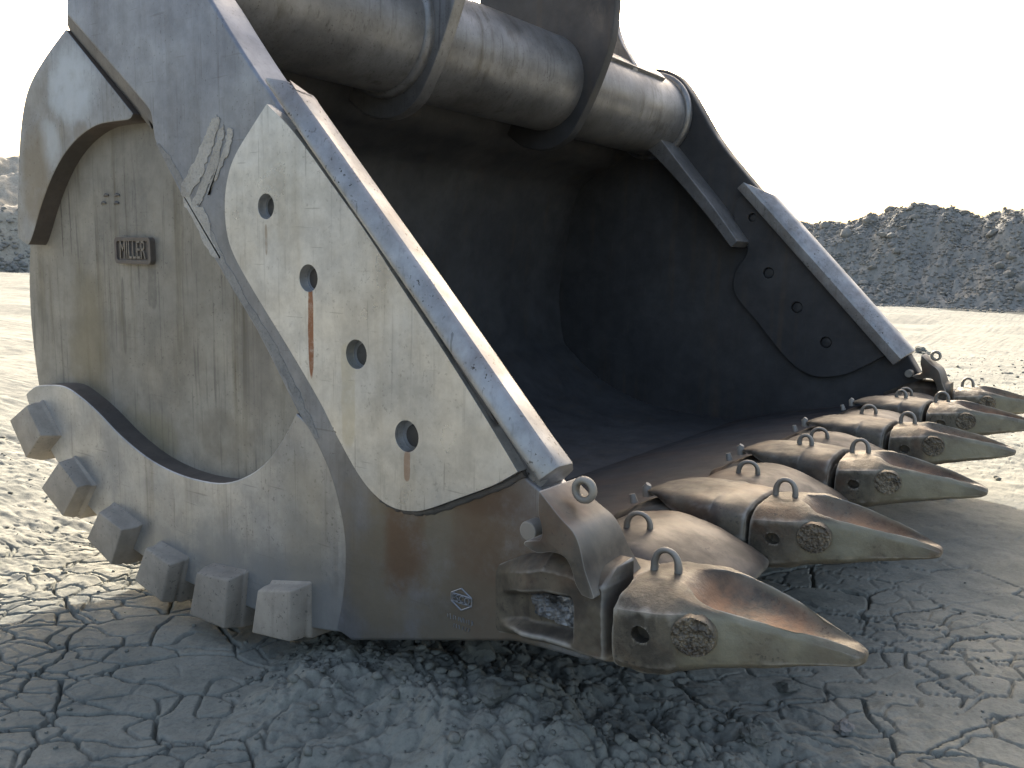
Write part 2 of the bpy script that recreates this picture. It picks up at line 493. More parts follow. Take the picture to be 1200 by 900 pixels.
def ground_height(X, Y):
    far = sstep(np.hypot(X + 1, Y - 1), 7, 25)
    h = fbm(X * .28, Y * .28, 3, 11) * .05
    # level pad under the bucket
    pad = np.exp(-(((X + 2.6) / 1.6) ** 2 + ((Y - 2.3) / 3.2) ** 2) ** 2)
    h = h * (1 - pad) - .012 * pad
    # churned soil heaped up below the lip's near corner
    wob = fbm(X * 2.2, Y * 2.2, 3, 31) * .22
    mx = sstep(X + wob, -2.35, -1.75) * (1 - sstep(X + wob, -1.35, -.55))
    my = np.exp(-((Y - .12 + wob) / .34) ** 2)
    mound = mx * my
    churn = np.clip(sstep(X + wob * 1.5, -2.4, -1.9) * (1 - sstep(X + wob, -.55, .1)) * np.exp(-((Y - .2 + wob) / .5) ** 2) * 1.4, 0, 1)
    h = h + .13 * mound
    k = churn > .002
    if k.any():
        xs, ys = X[k], Y[k]
        e1, id1, _ = cell_edge(xs * 9 + fbm(xs * 6, ys * 6, 2, 5), ys * 9 + fbm(xs * 6, ys * 6, 2, 6), 40)
        e2, id2, _ = cell_edge(xs * 21 + fbm(xs * 11, ys * 11, 2, 7), ys * 21 + fbm(xs * 11, ys * 11, 2, 8), 50)
        e3, id3, _ = cell_edge(xs * 5 + fbm(xs * 4, ys * 4, 2, 3), ys * 5 + fbm(xs * 4, ys * 4, 2, 4), 55)
        lumps = np.clip(e1 * 2.6, 0, 1) ** .5 * (.3 + .7 * id1) * .036 + np.clip(e2 * 2.6, 0, 1) ** .5 * id2 * .018 + np.clip(e3 * 3, 0, 1) ** .5 * id3 * .05
        h = h.copy()
        h[k] = h[k] + churn[k] * (lumps * .8 - .026 + fbm(xs * 5, ys * 5, 5, 9) * .05 + fbm(xs * 30, ys * 30, 3, 19) * .012)
    # cracks: large plates, then smaller ones that come and go
    near = 1 - far
    lo1 = fbm(X * 2.1, Y * 2.1, 3, 61); lo2 = fbm(X * 2.1 + 5, Y * 2.1, 3, 62)
    hi1 = fbm(X * 11, Y * 11, 3, 63); hi2 = fbm(X * 11, Y * 11 + 3, 3, 64)
    wx = lo1 * .12 + hi1 * .020
    wy = lo2 * .12 + hi2 * .020
    rx, ry = X * .80 + Y * .60 + wx, -X * .60 + Y * .80 + wy
    eA, idA, gA = cell_edge(rx * 2.9, ry * 4.6, 70)
    eB, idB, gB = cell_edge(rx * 6.2 + 3, ry * 9.2, 80)
    eC, idC, gC = cell_edge(rx * 13 + 3, ry * 17, 90)
    patch = fbm(X * 1.1, Y * 1.1, 3, 21)
    amp = (.55 + .45 * sstep(patch, -.3, .15)) * (1 - .45 * churn)
    wA = .0032 + .0062 * gA + .003 * hi1
    cA = (1 - sstep(eA / 3.6, wA * .45, wA)) * sstep(gA + lo2 * .3, .02, .16)
    cB = (1 - sstep(eB / 8.4, .0014, .0052)) * sstep(gB + patch * .5 + lo1 * .4, .06, .26)
    cC = (1 - sstep(eC / 18, .0006, .0045)) * sstep(gC + patch * .7 + lo2 * .5, .40, .60)
    fine = 1 - .75 * sstep(Y, 1.05, 2.2)
    coarse = np.maximum(np.maximum(sstep(Y, 2.0, 2.9), sstep(X, .2, .6)), sstep(-X, 4.2, 4.8))
    fine = fine * (1 - coarse)
    h = h - near * amp * (cA * .046 * (1 - .85 * coarse) + fine * (cB * .024 + cC * .004))
    # every plate sits and curls a little differently
    h = h + near * amp * ((idA - .5) * .004 + (idB - .5) * .0025)
    h = h + near * (hi2 * .0028 + fbm(X * 38, Y * 38, 2, 92) * .0018 + lo1 * .014)
    # rough wheel-churned strip on the sunny left and far right
    rough = sstep(-X, 2.9, 4.0) + sstep(X * .4 + Y, 3.6, 5.0)
    rough = np.clip(rough, 0, 1)
    rd = np.abs(fbm(X * 2.2 + Y * .8, Y * 7, 4, 95))
    h = h + rough * (rd * .026 + fbm(X * 13, Y * 13, 3, 96) * .014 - .012)
    h = h + far * fbm(X * .12, Y * .5, 4, 97) * .25
    return h

gx = axis([(-400, -60, 20), (-60, -16, 1.2), (-16, -7, .14), (-7, -4.3, .025), (-4.3, .35, .0058), (.35, 1.6, .02), (1.6, 8, .12), (8, 40, 1.2), (40, 400, 30)])
gy = axis([(-60, -6, 6), (-6, -1.25, .12), (-1.2, 1.05, .0058), (1.05, 2.6, .012), (2.6, 6.5, .03), (6.5, 16, .09), (16, 45, .4), (45, 120, 5), (120, 700, 60)])
GX, GY = np.meshgrid(gx, gy)
GZ = ground_height(GX, GY)
nx, ny = len(gx), len(gy)
me = bpy.data.meshes.new('ground')
co = np.stack([GX.ravel(), GY.ravel(), GZ.ravel()], 1).astype(np.float32)
idx = np.arange(nx * ny).reshape(ny, nx)
quads = np.stack([idx[:-1, :-1], idx[:-1, 1:], idx[1:, 1:], idx[1:, :-1]], -1).reshape(-1, 4).astype(np.int32)
me.vertices.add(len(co)); me.vertices.foreach_set('co', co.ravel())
me.loops.add(quads.size); me.loops.foreach_set('vertex_index', quads.ravel())
me.polygons.add(len(quads)); me.polygons.foreach_set('loop_start', np.arange(0, quads.size, 4, dtype=np.int32))
me.polygons.foreach_set('use_smooth', np.ones(len(quads), dtype=bool))
me.update(calc_edges=True)

def ground_z(x, y):
    return float(ground_height(np.array([[float(x)]]), np.array([[float(y)]]))[0, 0])

def mud_material(name, a, b, c, bump=.5):
    m = NT(name)
    col = m.mix(m.ramp(m.noise(1.3, 8, .65), .35, .65), a, b)
    col = m.mix(m.ramp(m.noise(7, 8, .7), .42, .7), col, c)
    col = m.mix(m.math('MULTIPLY', m.ramp(m.noise(90, 4, .7), .45, .75), .35), col, (.07, .07, .066))
    col = m.mix(m.math('MULTIPLY', m.ramp(m.noise(33, 5, .7), .55, .75), .4), col, (.27, .26, .24))
    n1 = m.bump(m.noise(24, 8, .68), bump, .012)
    n2 = m.bump(m.noise(130, 5, .65), bump * .8, .004, n1)
    ed = m.vor(30, co=m.map((1, 1, 1)))
    n3 = m.bump(m.ramp(m.math('ADD', ed, m.math('MULTIPLY', m.noise(20, 4), .12)), .06, .12), bump * .25, .004, n2)
    return m.done(col, .95, 0, n3, .15)
M_GROUND = mud_material('dried_mud', (.195, .203, .182), (.265, .268, .235), (.155, .165, .150), .4)
ground = link('ground', me, M_GROUND)
ground['kind'] = 'structure'

# ------------------------------------------------------------------ rocks: a few shared shapes
def rock_mesh(seed, sub=2, flat=.7, rough=.22):
    r = random.Random(seed)
    bm = bmesh.new()
    bmesh.ops.create_icosphere(bm, subdivisions=sub, radius=1)
    sx, sy, sz = r.uniform(.8, 1.2), r.uniform(.65, 1.05), flat * r.uniform(.75, 1.1)
    planes = [(Vector((r.gauss(0, 1), r.gauss(0, 1), r.gauss(0, 1))).normalized(), r.uniform(.55, .9)) for _ in range(9)]
    from mathutils import noise as mn
    off = Vector((seed * 3.1, seed * 1.7, 0))
    for v in bm.verts:
        p = v.co.copy()
        for nrm, d in planes:
            k = p.dot(nrm)
            if k > d: p -= nrm * (k - d) * .9
        p *= 1 + rough * mn.fractal(p * 1.6 + off, 1.0, 2.0, 4)
        v.co = Vector((p.x * sx, p.y * sy, p.z * sz))
    me = to_mesh(bm, 'rock', 38)
    return me
ROCKS = [rock_mesh(i + 1) for i in range(9)]
ROCKS_LO = [rock_mesh(i + 40, 1) for i in range(8)]

def scatter_mesh(name, items, mat, protos=ROCKS_LO):
    """Many small rocks joined into one mesh. items: (x, y, z, size, rot)"""
    data = []
    for p in protos:
        v = np.zeros(len(p.vertices) * 3); p.vertices.foreach_get('co', v)
        f = np.array([list(t.vertices) for t in p.polygons])
        data.append((v.reshape(-1, 3), f))
    V = []; Fc = []; o = 0
    for k, (x, y, z, s, r) in enumerate(items):
        v, f = data[k % len(data)]
        c, sn = math.cos(r), math.sin(r)
        rot = np.array([[c, -sn, 0], [sn, c, 0], [0, 0, 1]])
        V.append((v * s) @ rot.T + np.array([x, y, z])); Fc.append(f + o); o += len(v)
    V = np.concatenate(V).astype(np.float32); Fc = np.concatenate(Fc).astype(np.int32)
    me = bpy.data.meshes.new(name)
    me.vertices.add(len(V)); me.vertices.foreach_set('co', V.ravel())
    me.loops.add(Fc.size); me.loops.foreach_set('vertex_index', Fc.ravel())
    me.polygons.add(len(Fc)); me.polygons.foreach_set('loop_start', np.arange(0, Fc.size, 3, dtype=np.int32))
    me.update(calc_edges=True)
    return link(name, me, mat)

def terrain_mesh(name, us, vs, fn, mat):
    U, Vv = np.meshgrid(us, vs)
    P = fn(U, Vv).astype(np.float32)
    nx, ny = len(us), len(vs)
    idx = np.arange(nx * ny).reshape(ny, nx)
    q = np.stack([idx[:-1, :-1], idx[:-1, 1:], idx[1:, 1:], idx[1:, :-1]], -1).reshape(-1, 4).astype(np.int32)
    me = bpy.data.meshes.new(name)
    me.vertices.add(nx * ny); me.vertices.foreach_set('co', P.reshape(-1))
    me.loops.add(q.size); me.loops.foreach_set('vertex_index', q.ravel())
    me.polygons.add(len(q)); me.polygons.foreach_set('loop_start', np.arange(0, q.size, 4, dtype=np.int32))
    me.polygons.foreach_set('use_smooth', np.ones(len(q), dtype=bool))
    me.update(calc_edges=True)
    return link(name, me, mat), P

# ------------------------------------------------------------------ the long rubble heap behind on the right
M_RUBBLE = mud_material('broken_rock', (.25, .248, .23), (.30, .296, .272), (.205, .207, .195), .9)
M_PALE = mud_material('pale_rock', (.30, .295, .28), (.24, .235, .225), (.2, .2, .195), .6)
def heap_h(X, V):
    crest = 3.35 + .35 * fbm(X * .16, X * 0 + 3, 3, 201) * 2 + .28 * fbm(X * .9, X * 0, 3, 202)
    crest = crest + .22 * np.exp(-((X + 7.4) / 1.3) ** 2)
    prof = sstep(V, 0, 5.2) * .55 + np.clip(V / 5.0, 0, 1) * .45
    prof = prof * (1 - sstep(V, 5.6, 11))
    lum, lid, _ = cell_edge(X * 1.6 + fbm(X * 2, V * 2, 2, 1), V * 1.9 + fbm(X * 2, V * 2, 2, 2), 210)
    lum2, lid2, _ = cell_edge(X * 4.2 + fbm(X * 4, V * 4, 2, 1), V * 4.6, 220)
    on = sstep(V, .1, .8) * (1 - sstep(V, 9, 11))
    return crest * prof + on * (fbm(X * .7, V * .7, 5, 205) * .5 + np.sqrt(np.clip(lum * 2, 0, 1)) * lid * .17 + np.sqrt(np.clip(lum2 * 2, 0, 1)) * lid2 * .16 + fbm(X * 5, V * 5, 3, 206) * .12) - .1
def heap_base(X):
    return 32.2 + fbm(X * .12, X * 0 + 9, 3, 230) * 2.2
hu = axis([(-60, -24, .5), (-24, 3, .075), (3, 40, .5)])
hv = axis([(0, 6.4, .075), (6.4, 11, .4)])
heap, heapP = terrain_mesh('rubble_heap', hu, hv, lambda U, V: np.stack([U, heap_base(U) + V, heap_h(U, V)], -1), M_RUBBLE)
thing(heap, 'long dark heap of broken rock behind the bucket on the right', 'rubble heap')
def heap_pts(n):
    u = np.array([[rng.uniform(-16, -1.5) for _ in range(n)]]); v = np.array([[rng.uniform(.1, 5.8) for _ in range(n)]])
    return list(zip(u[0].tolist(), (heap_base(u) + v)[0].tolist(), heap_h(u, v)[0].tolist()))
for i, (x, y, z) in enumerate(heap_pts(170)):
    s = rng.choice([.09, .11, .13, .15, .18, .25]) * rng.uniform(.8, 1.2)
    if not ROCKS[i % 9].materials: ROCKS[i % 9].materials.append(M_RUBBLE)
    o = link('rock', ROCKS[i % 9], None, heap, (x, y, z + s * .15))
    o.rotation_euler = (rng.uniform(-.5, .5), rng.uniform(-.5, .5), rng.uniform(0, 6.28)); o.scale = (s, s, s)
    if i % 8 == 0:
        o.material_slots[0].link = 'OBJECT'; o.material_slots[0].material = M_PALE
items = []
for (x, y, z) in heap_pts(9000):
    s = .03 + .08 * rng.random() ** 2
    items.append((x, y, z + s * .2, s, rng.uniform(0, 6.28)))
fx = np.array([[rng.uniform(-16, 2) for _ in range(500)]]); fy = heap_base(fx) - np.array([[abs(rng.gauss(0, .5)) for _ in range(500)]])
fz = ground_height(fx, fy)
for x, y, z in zip(fx[0].tolist(), fy[0].tolist(), fz[0].tolist()):        # spill at the foot
    items.append((x, y, z + .02, .03 + .08 * rng.random() ** 2, rng.uniform(0, 6.28)))
g = scatter_mesh('small_rubble', items, M_RUBBLE); g.parent = heap; g['kind'] = 'stuff'

# ------------------------------------------------------------------ stepped quarry bench far off on the left
M_BENCH = mud_material('bench_earth', (.36, .34, .285), (.44, .415, .35), (.27, .25, .21), .9)
bd = Vector((-.916, .402)); bt = Vector((.402, .916))
def bench(U, V):
    steps = [(0, 0), (2.5, 4.1), (9, 4.9), (12, 7.2), (18, 7.8), (21, 9.6), (30, 9.9), (40, 9.9)]
    hh = np.interp(V + fbm(U * .2, V * .2, 3, 300) * 1.6, [s[0] for s in steps], [s[1] for s in steps])
    hh = hh + fbm(U * .5, V * .5, 5, 301) * .9 * sstep(V, 0, 2)
    d = 66 + V
    return np.stack([bd.x * d + bt.x * U, bd.y * d + bt.y * U, hh - .3], -1)
bench_o, _ = terrain_mesh('quarry_bench', axis([(-40, -8, 1.0), (-8, 8, .15), (8, 60, 1.0)]), axis([(0, 22, .2), (22, 40, 2)]), bench, M_BENCH)
bench_o['kind'] = 'structure'
items = []
for i in range(1200):
    u = rng.uniform(-8, 8); v = abs(rng.gauss(0, 1.3))
    p = bench(np.array([[u]]), np.array([[v]]))[0, 0]
    items.append((p[0], p[1], p[2], .08 + .3 * rng.random() ** 2, rng.uniform(0, 6.28)))
g = scatter_mesh('bench_rubble', items, M_RUBBLE); g.parent = bench_o; g['kind'] = 'stuff'

# ================================================================== THE BUCKET
bucket = bpy.data.objects.new('excavator_bucket', None)
COL.objects.link(bucket); bucket.location = BASE
thing(bucket, 'huge worn grey steel excavator bucket with six pointed teeth lying on dried mud', 'excavator bucket')

M_PANEL = steel('side_panel_steel', (.335, .312, .268), (.245, .232, .205), (.115, .098, .062), 1.0, .5, .3, 0, .5, .25,
                spots=[(-3.72, 1.0, .16, .40, (.17, .145, .09), .6), (-3.35, .62, .3, .14, (.20, .18, .115), .6), (-3.896, 1.54, .0035, .17, (.07, .06, .05), .9), (-3.822, 1.52, .003, .14, (.08, .07, .06), .8),
                       (-3.42, 1.14, .012, .16, (.11, .10, .085), .6), (-3.20, 1.30, .03, .12, (.10, .095, .085), .5), (-2.55, 1.05, .10, .35, (.15, .145, .14), .6), (-2.75, .72, .2, .12, (.16, .145, .12), .6)])
M_FRAME = steel('frame_steel', (.235, .250, .280), (.30, .315, .34), (.15, .145, .14), .35, .4, .6, 0, .40, .6,
                spots=[(-1.60, .48, .52, .42, (.185, .165, .13), .9), (-1.38, .58, .20, .30, (.15, .105, .075), .75), (-1.50, .74, .25, .06, (.13, .085, .06), .6),
                       (-1.745, .55, .10, .20, (.14, .085, .055), .75), (-1.45, .42, .3, .1, (.17, .15, .12), .6)])
M_CRESC = steel('heel_plate_steel', (.43, .43, .425), (.34, .345, .35), (.2, .19, .165), .45, .35, .6, 0, .38, .6,
                spots=[(-2.55, .22, .75, .20, (.245, .26, .275), .85), (-2.2, .45, .12, .3, (.30, .29, .26), .5)])
M_UPPER = steel('upper_plate_steel', (.27, .26, .24), (.33, .345, .365), (.17, .135, .085), .9, .7, .4, 0, .48, .3,
                spots=[(-3.60, 2.06, .20, .17, (.43, .47, .51), .95), (-3.80, 1.86, .10, .12, (.40, .43, .46), .8), (-3.93, 1.72, .14, .26, (.20, .16, .105), .7), (-3.55, 1.88, .07, .05, (.17, .14, .10), .6)], patchy=2.6)
M_PATCH = steel('wear_plate_steel', (.66, .65, .62), (.57, .565, .545), (.42, .39, .33), .4, .25, .6, 0, .34, .65,
                spots=[(-2.117, 1.17, .013, .15, (.24, .10, .05), .95), (-1.70, .80, .012, .05, (.25, .15, .1), .7), (-2.33, 1.45, .006, .05, (.3, .25, .2), .7),
                       (-1.95, .98, .03, .16, (.45, .42, .33), .5)])
M_CAP = steel('edge_bar_steel', (.40, .40, .40), (.30, .30, .30), (.2, .18, .15), .5, 1.0, 1.0, .30, .40, .55, wear=.25, patchy=6)
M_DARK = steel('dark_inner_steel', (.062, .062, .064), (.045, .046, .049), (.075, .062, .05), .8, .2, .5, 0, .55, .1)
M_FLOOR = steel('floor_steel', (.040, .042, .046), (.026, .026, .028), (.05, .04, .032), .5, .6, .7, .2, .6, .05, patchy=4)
M_TUBE = steel('tube_steel', (.27, .268, .27), (.19, .186, .184), (.12, .11, .095), .9, .6, .5, 0, .36, .45)
M_CAST = steel('cast_steel', (.13, .112, .083), (.05, .043, .035), (.05, .045, .04), .6, 1.0, .3, .5, .55, .15, lump=.7, wear=.45, patchy=11)
M_BLOCK = steel('heel_block_steel', (.33, .295, .25), (.27, .24, .205), (.2, .18, .15), .3, .5, .2, 0, .7, .05, lump=.4)
M_WELD = steel('weld_steel', (.16, .155, .15), (.12, .115, .11), (.09, .08, .07), .2, .8, .2, .15, .6, .2, lump=1.2)
M_CUT = steel('cut_edge_steel', (.105, .088, .075), (.075, .066, .060), (.05, .045, .04), .5, .6, .2, .25, .65, .1, lump=.4)
M_HOLE = steel('bolt_steel', (.075, .075, .075), (.05, .05, .05), (.09, .08, .07), .2, .6, .2, .1, .5, .4)

# ---- side walls
back = [p[:2] for p in TR['back']]
front = [(-1.06, .47), (-1.30, .85), (-1.75, 1.31), (-2.30, 1.88), (-2.42, 1.975), (-2.66, 2.24), (-2.80, 2.42), (-2.93, 2.62), (-3.02, 2.75), (-3.12, 2.855), (-3.25, 2.915), (-3.40, 2.925), (-3.52, 2.86), (-3.585, 2.72), (-3.60, 2.45)]
lipb = [(-1.98, .175), (-1.33, .365), (-1.06, .425)]
wall_poly = smooth_poly([(*back[0], 1)] + back[1:-1] + [(*back[-1], 1)] + [(*p, 1) for p in lipb] + [(*p, 1) for p in front[:5]] + front[5:], 3)
prism('side_wall', wall_poly, .09, .15, M_PANEL, bucket, .008)
prism('side_wall', wall_poly, 4.51, 4.64, M_DARK, bucket, .02)

frame_poly = smooth_poly(TR['frame'][:-1] + [tuple(TR['frame'][-1][:2])] + [(-2.80, 2.42), (-2.93, 2.62), (-3.02, 2.75), (-3.12, 2.855), (-3.25, 2.915), (-3.40, 2.925), (-3.52, 2.86), (-3.59, 2.72)], 4)
prism('side_frame', frame_poly, 0.0, .13, M_FRAME, bucket, .012, 3)
# chamfer bar along the frame's rear edge
ch = TR['frame'][1:4]
prism('upper_wear_plate', smooth_poly(TR['upper_plate'], 4), .012, .12, M_UPPER, bucket, .006, 3, edge_mat=M_CUT)
prism('heel_wear_plate', smooth_poly(TR['crescent'], 4), .003, .12, M_CRESC, bucket, .007, 3, edge_mat=M_CUT)
hs = [circle(x, z, .041 + .002 * i) for i, (x, z) in enumerate(TR['holes'])]
patch = prism('wear_plate', smooth_poly(TR['patch'], 4), -.032, .02, M_PATCH, bucket, .009, 3, holes=hs)
for x, z in TR['holes']:
    bm = prism_bm(circle(x + .006, z - .002, .035, 20), -.006, .012, .006, 2)
    bmesh.ops.translate(bm, vec=-BASE, verts=bm.verts[:])
    link('bolt', to_mesh(bm, 'bolt'), M_HOLE, patch)
pl = smooth_poly(TR['patch'][1:19], 6, False)
bead = [(p[0] + rng.gauss(0, .0012), .001 + rng.gauss(0, .0008), p[1] + rng.gauss(0, .0012)) for p in pl]
bead = [(x - .008 * (1 if i < 70 else 0), y, z - .009) for i, (x, y, z) in enumerate(bead)]
bm = tube_bm(bead, [.013 * rng.uniform(.75, 1.2) for _ in bead], 7)
bmesh.ops.translate(bm, vec=-BASE, verts=bm.verts[:])
link('weld_bead', to_mesh(bm, 'weld_bead', 60), M_WELD, bucket)
wp = []
for i, p in enumerate(smooth_poly(TR['weld'], 9)):
    wp.append((p[0] + rng.uniform(-.003, .003), p[1] + rng.uniform(-.003, .003)))
prism('weld_seam', wp, -.016, .02, M_WELD, bucket, .007, 2)

# fillet where the frame steps down onto the upper plate
fr = [TR['frame'][1][:2], TR['frame'][2][:2], TR['frame'][3][:2], TR['frame'][4][:2], TR['frame'][5][:2]]
fr = smooth_poly([tuple(p) for p in fr], 4, False)
rings = []
for i, (x, z) in enumerate(fr):
    a = Vector(fr[max(i - 1, 0)]); b = Vector(fr[min(i + 1, len(fr) - 1)])
    t = (b - a).normalized(); nrm = Vector((t.y, -t.x))
    if nrm.x > 0: nrm = -nrm
    w = .085 * (1 if i < len(fr) - 4 else (len(fr) - i) / 5)
    rings.append([(x - nrm.x * .012, -.001 + .004, z - nrm.y * .012), (x + nrm.x * w * .5, .018, z + nrm.y * w * .5), (x + nrm.x * w, .05, z + nrm.y * w), (x, .06, z)])
bm, _ = loft_bm([[Vector(p) - BASE for p in r] for r in rings])
link('edge_fillet', to_mesh(bm, 'edge_fillet'), M_WELD, bucket)

# ---- edge bars capping the two front edges of the side walls
L0 = Vector((-2.286, 1.951)); tdir = Vector((.697, -.717)); ndir = Vector((.717, .697))
def edge_bar(off, mirror):
    sec = [(-.060, .002), (-.052, .018), (-.036, .043), (-.022, .048), (.045, .040), (.055, .036), (.115, -.012), (.12, -.09), (.01, -.09), (.005, -.022), (-.045, -.018), (-.058, -.010)]
    rings = []
    ts = [0, .1, .3, .6, .9, 1.2, 1.45, 1.545]
    for k, t in enumerate(ts):
        ring = []
        for (y, n) in sec:
            tt = t
            if k == 0: tt = max(0, (y + .06) * .85 + max(n, 0) * .9)
            jit = 0 if k in (0,) else .002 * math.sin(37 * t + 5 * y)
            p = L0 + tdir * tt + ndir * (n + jit)
            yy = (4.58 - y if mirror else y) + off
            ring.append(Vector((p.x, yy, p.y)) - BASE)
        rings.append(ring)
    bm, _ = loft_bm(rings)
    bmesh.ops.recalc_face_normals(bm, faces=bm.faces[:])
    es = [e for e in bm.edges if len(e.link_faces) == 2 and e.calc_face_angle(0) > .6]
    bmesh.ops.bevel(bm, geom=es, offset=.006, segments=2, profile=.5, affect='EDGES', clamp_overlap=True)
    return link('edge_bar', to_mesh(bm, 'edge_bar', 25), M_CAP, bucket)
eb = edge_bar(0, False)
sec = [(4.42, -.17), (4.42, -.105), (4.432, -.082), (4.50, -.038), (4.52, -.030), (4.60, -.030), (4.655, -.06), (4.66, -.15), (4.55, -.17)]
rings = []
for k, t in enumerate((0, .1, .4, .8, 1.2, 1.45, 1.515)):
    ring = []
    for (y, n_) in sec:
        tt = -.19 + max(0, n_ + .105) / .07 * .19 if k == 0 else t
        p = L0 + tdir * tt + ndir * n_
        ring.append(Vector((p.x, y, p.y)) - BASE)
    rings.append(ring)
bm, _ = loft_bm(rings)
bmesh.ops.recalc_face_normals(bm, faces=bm.faces[:])
es = [e for e in bm.edges if len(e.link_faces) == 2 and e.calc_face_angle(0) > .5]
bmesh.ops.bevel(bm, geom=es, offset=.005, segments=2, profile=.5, affect='EDGES', clamp_overlap=True)
link('edge_bar', to_mesh(bm, 'edge_bar', 25), M_CAP, bucket)
bm = prism_bm(circle(-1.895, 1.612, .016, 14), .03, .06, .003, 1)   # plug in the bar
bm.free()

# ---- wrap shell, lip, torque tube
outer = [(-3.46, 2.72), (-3.575, 2.52)] + back + [(-1.98, .175)]
outer = smooth_poly(outer, 3, False)
inner = []
for i, p in enumerate(outer):
    a = Vector(outer[max(i - 1, 0)]); b = Vector(outer[min(i + 1, len(outer) - 1)])
    t = (b - a).normalized()
    inner.append((p[0] - t.y * .09, p[1] + t.x * .09))
cen = Vector((-2.7, 1.3))
inner = [q if (Vector(q) - cen).length < (Vector(p) - cen).length else (2 * p[0] - q[0], 2 * p[1] - q[1]) for p, q in zip(outer, inner)]
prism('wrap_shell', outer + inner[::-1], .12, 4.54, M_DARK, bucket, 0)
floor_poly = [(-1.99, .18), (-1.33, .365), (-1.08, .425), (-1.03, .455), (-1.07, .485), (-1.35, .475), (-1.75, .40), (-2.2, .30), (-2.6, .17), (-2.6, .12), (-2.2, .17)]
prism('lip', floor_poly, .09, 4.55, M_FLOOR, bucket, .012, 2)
TC = (-3.30, 2.55); TRAD = .30
bm = bmesh.new()
n = 72
ring_y = [.09, .12, 1.0, 2.3, 3.6, 4.50, 4.53]
rings = [[Vector((TC[0] + TRAD * math.cos(2 * math.pi * i / n), y, TC[1] + TRAD * math.sin(2 * math.pi * i / n))) - BASE for i in range(n)] for y in ring_y]
bm.free(); bm, _ = loft_bm(rings)
tube = link('torque_tube', to_mesh(bm, 'torque_tube'), M_TUBE, bucket)
for y0, y1, rr in ((4.44, 4.52, .335), (.12, .20, .335)):
    prism('tube_collar', circle(TC[0], TC[1], rr, 56), y0, y1, M_TUBE, bucket, .03, 3)
# flat pad on top of the tube's far end
pad = [(TC[0] + .325 * math.cos(a), TC[1] + .325 * math.sin(a)) for a in np.linspace(.75, 1.5, 9)] + [(TC[0] + .28 * math.cos(a), TC[1] + .28 * math.sin(a)) for a in np.linspace(1.5, .75, 9)]
prism('tube_pad', pad, 3.2, 4.22, M_TUBE, bucket, .006, 2)
# lifting ears welded round the tube
ear = [(-2.79, 3.9, 1), (-2.79, 3.1), (-2.80, 2.856), (-2.82, 2.733), (-2.875, 2.584), (-2.944, 2.436), (-3.015, 2.31), (-3.11, 2.19), (-3.28, 2.125), (-3.5, 2.17), (-3.68, 2.35), (-3.80, 2.65), (-3.85, 3.0), (-3.87, 3.9, 1)]
ear_poly = smooth_poly(ear, 4)
for y0 in (1.52, 2.96):
    e_ = prism('hinge_ear', ear_poly, y0, y0 + .08, M_DARK if y0 > 2 else M_TUBE, bucket, .012, 2)
    prism('ear_weld', circle(TC[0], TC[1], .325, 56), y0 - (.05 if y0 < 2 else .0), y0 + .085, M_TUBE, bucket, .03, 3)
oe = smooth_poly([(-3.25, 3.6, 1), (-3.24, 3.15), (-3.18, 2.956), (-3.11, 2.85), (-3.07, 2.76), (-3.12, 2.62, 1), (-3.55, 2.6, 1), (-3.6, 3.6, 1)], 4)
prism('hinge_ear', oe, 3.72, 3.80, M_TUBE, bucket, .012, 2)
# gussets from tube to side wall
gp = smooth_poly([(-3.36, 2.33, 1), (-3.20, 2.26), (-2.95, 2.03), (-2.70, 1.77), (-2.49, 1.53, 1), (-2.44, 1.575, 1), (-2.64, 1.82), (-2.88, 2.09), (-3.10, 2.34), (-3.2, 2.45, 1)], 4)
prism('gusset', gp, 4.24, 4.56, M_TUBE, bucket, .008, 2)
prism('gusset', gp, .14, .40, M_TUBE, bucket, .008, 2)
# inner wear plate on the far wall
fh = [circle(x, z, .042 if i else .032, 24) for i, (x, z) in enumerate(TR['fholes'])]
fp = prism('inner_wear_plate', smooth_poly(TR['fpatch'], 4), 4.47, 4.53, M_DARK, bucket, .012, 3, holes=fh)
for i, (x, z) in enumerate(TR['fholes']):
    bm = prism_bm(circle(x, z, .036 if i else .027, 20), 4.49, 4.52, .005, 2)
    bmesh.ops.translate(bm, vec=-BASE, verts=bm.verts[:])
    link('bolt', to_mesh(bm, 'bolt'), M_DARK, fp)

# ---- heel blocks
for i in range(6):
    q = TR['block%d' % i]
    cx = sum(p[0] for p in q) / 4; cz = sum(p[1] for p in q) / 4
    front_ = [Vector((p[0], -.06, p[1])) for p in q]
    rings = []
    for y, s in ((-.072, .93), (-.03, 1.02), (-.012, 1.045), (.002, 1.13), (.10, 1.13), (.30, 1.10), (.34, 1.0)):
        rings.append([Vector((cx + (p[0] - cx) * s + rng.gauss(0, .003), y + rng.gauss(0, .003), cz + (p[1] - cz) * s + rng.gauss(0, .003))) - BASE for p in q])
    bm, R_ = loft_bm(rings)
    bmesh.ops.recalc_face_normals(bm, faces=bm.faces[:])
    es = [e for e in bm.edges if len(e.link_faces) == 2 and e.calc_face_angle(0) > .5]
    bmesh.ops.bevel(bm, geom=es, offset=.011, segments=3, profile=.5, affect='EDGES', clamp_overlap=True)
    link('heel_block', to_mesh(bm, 'heel_block', 50), M_BLOCK, bucket)

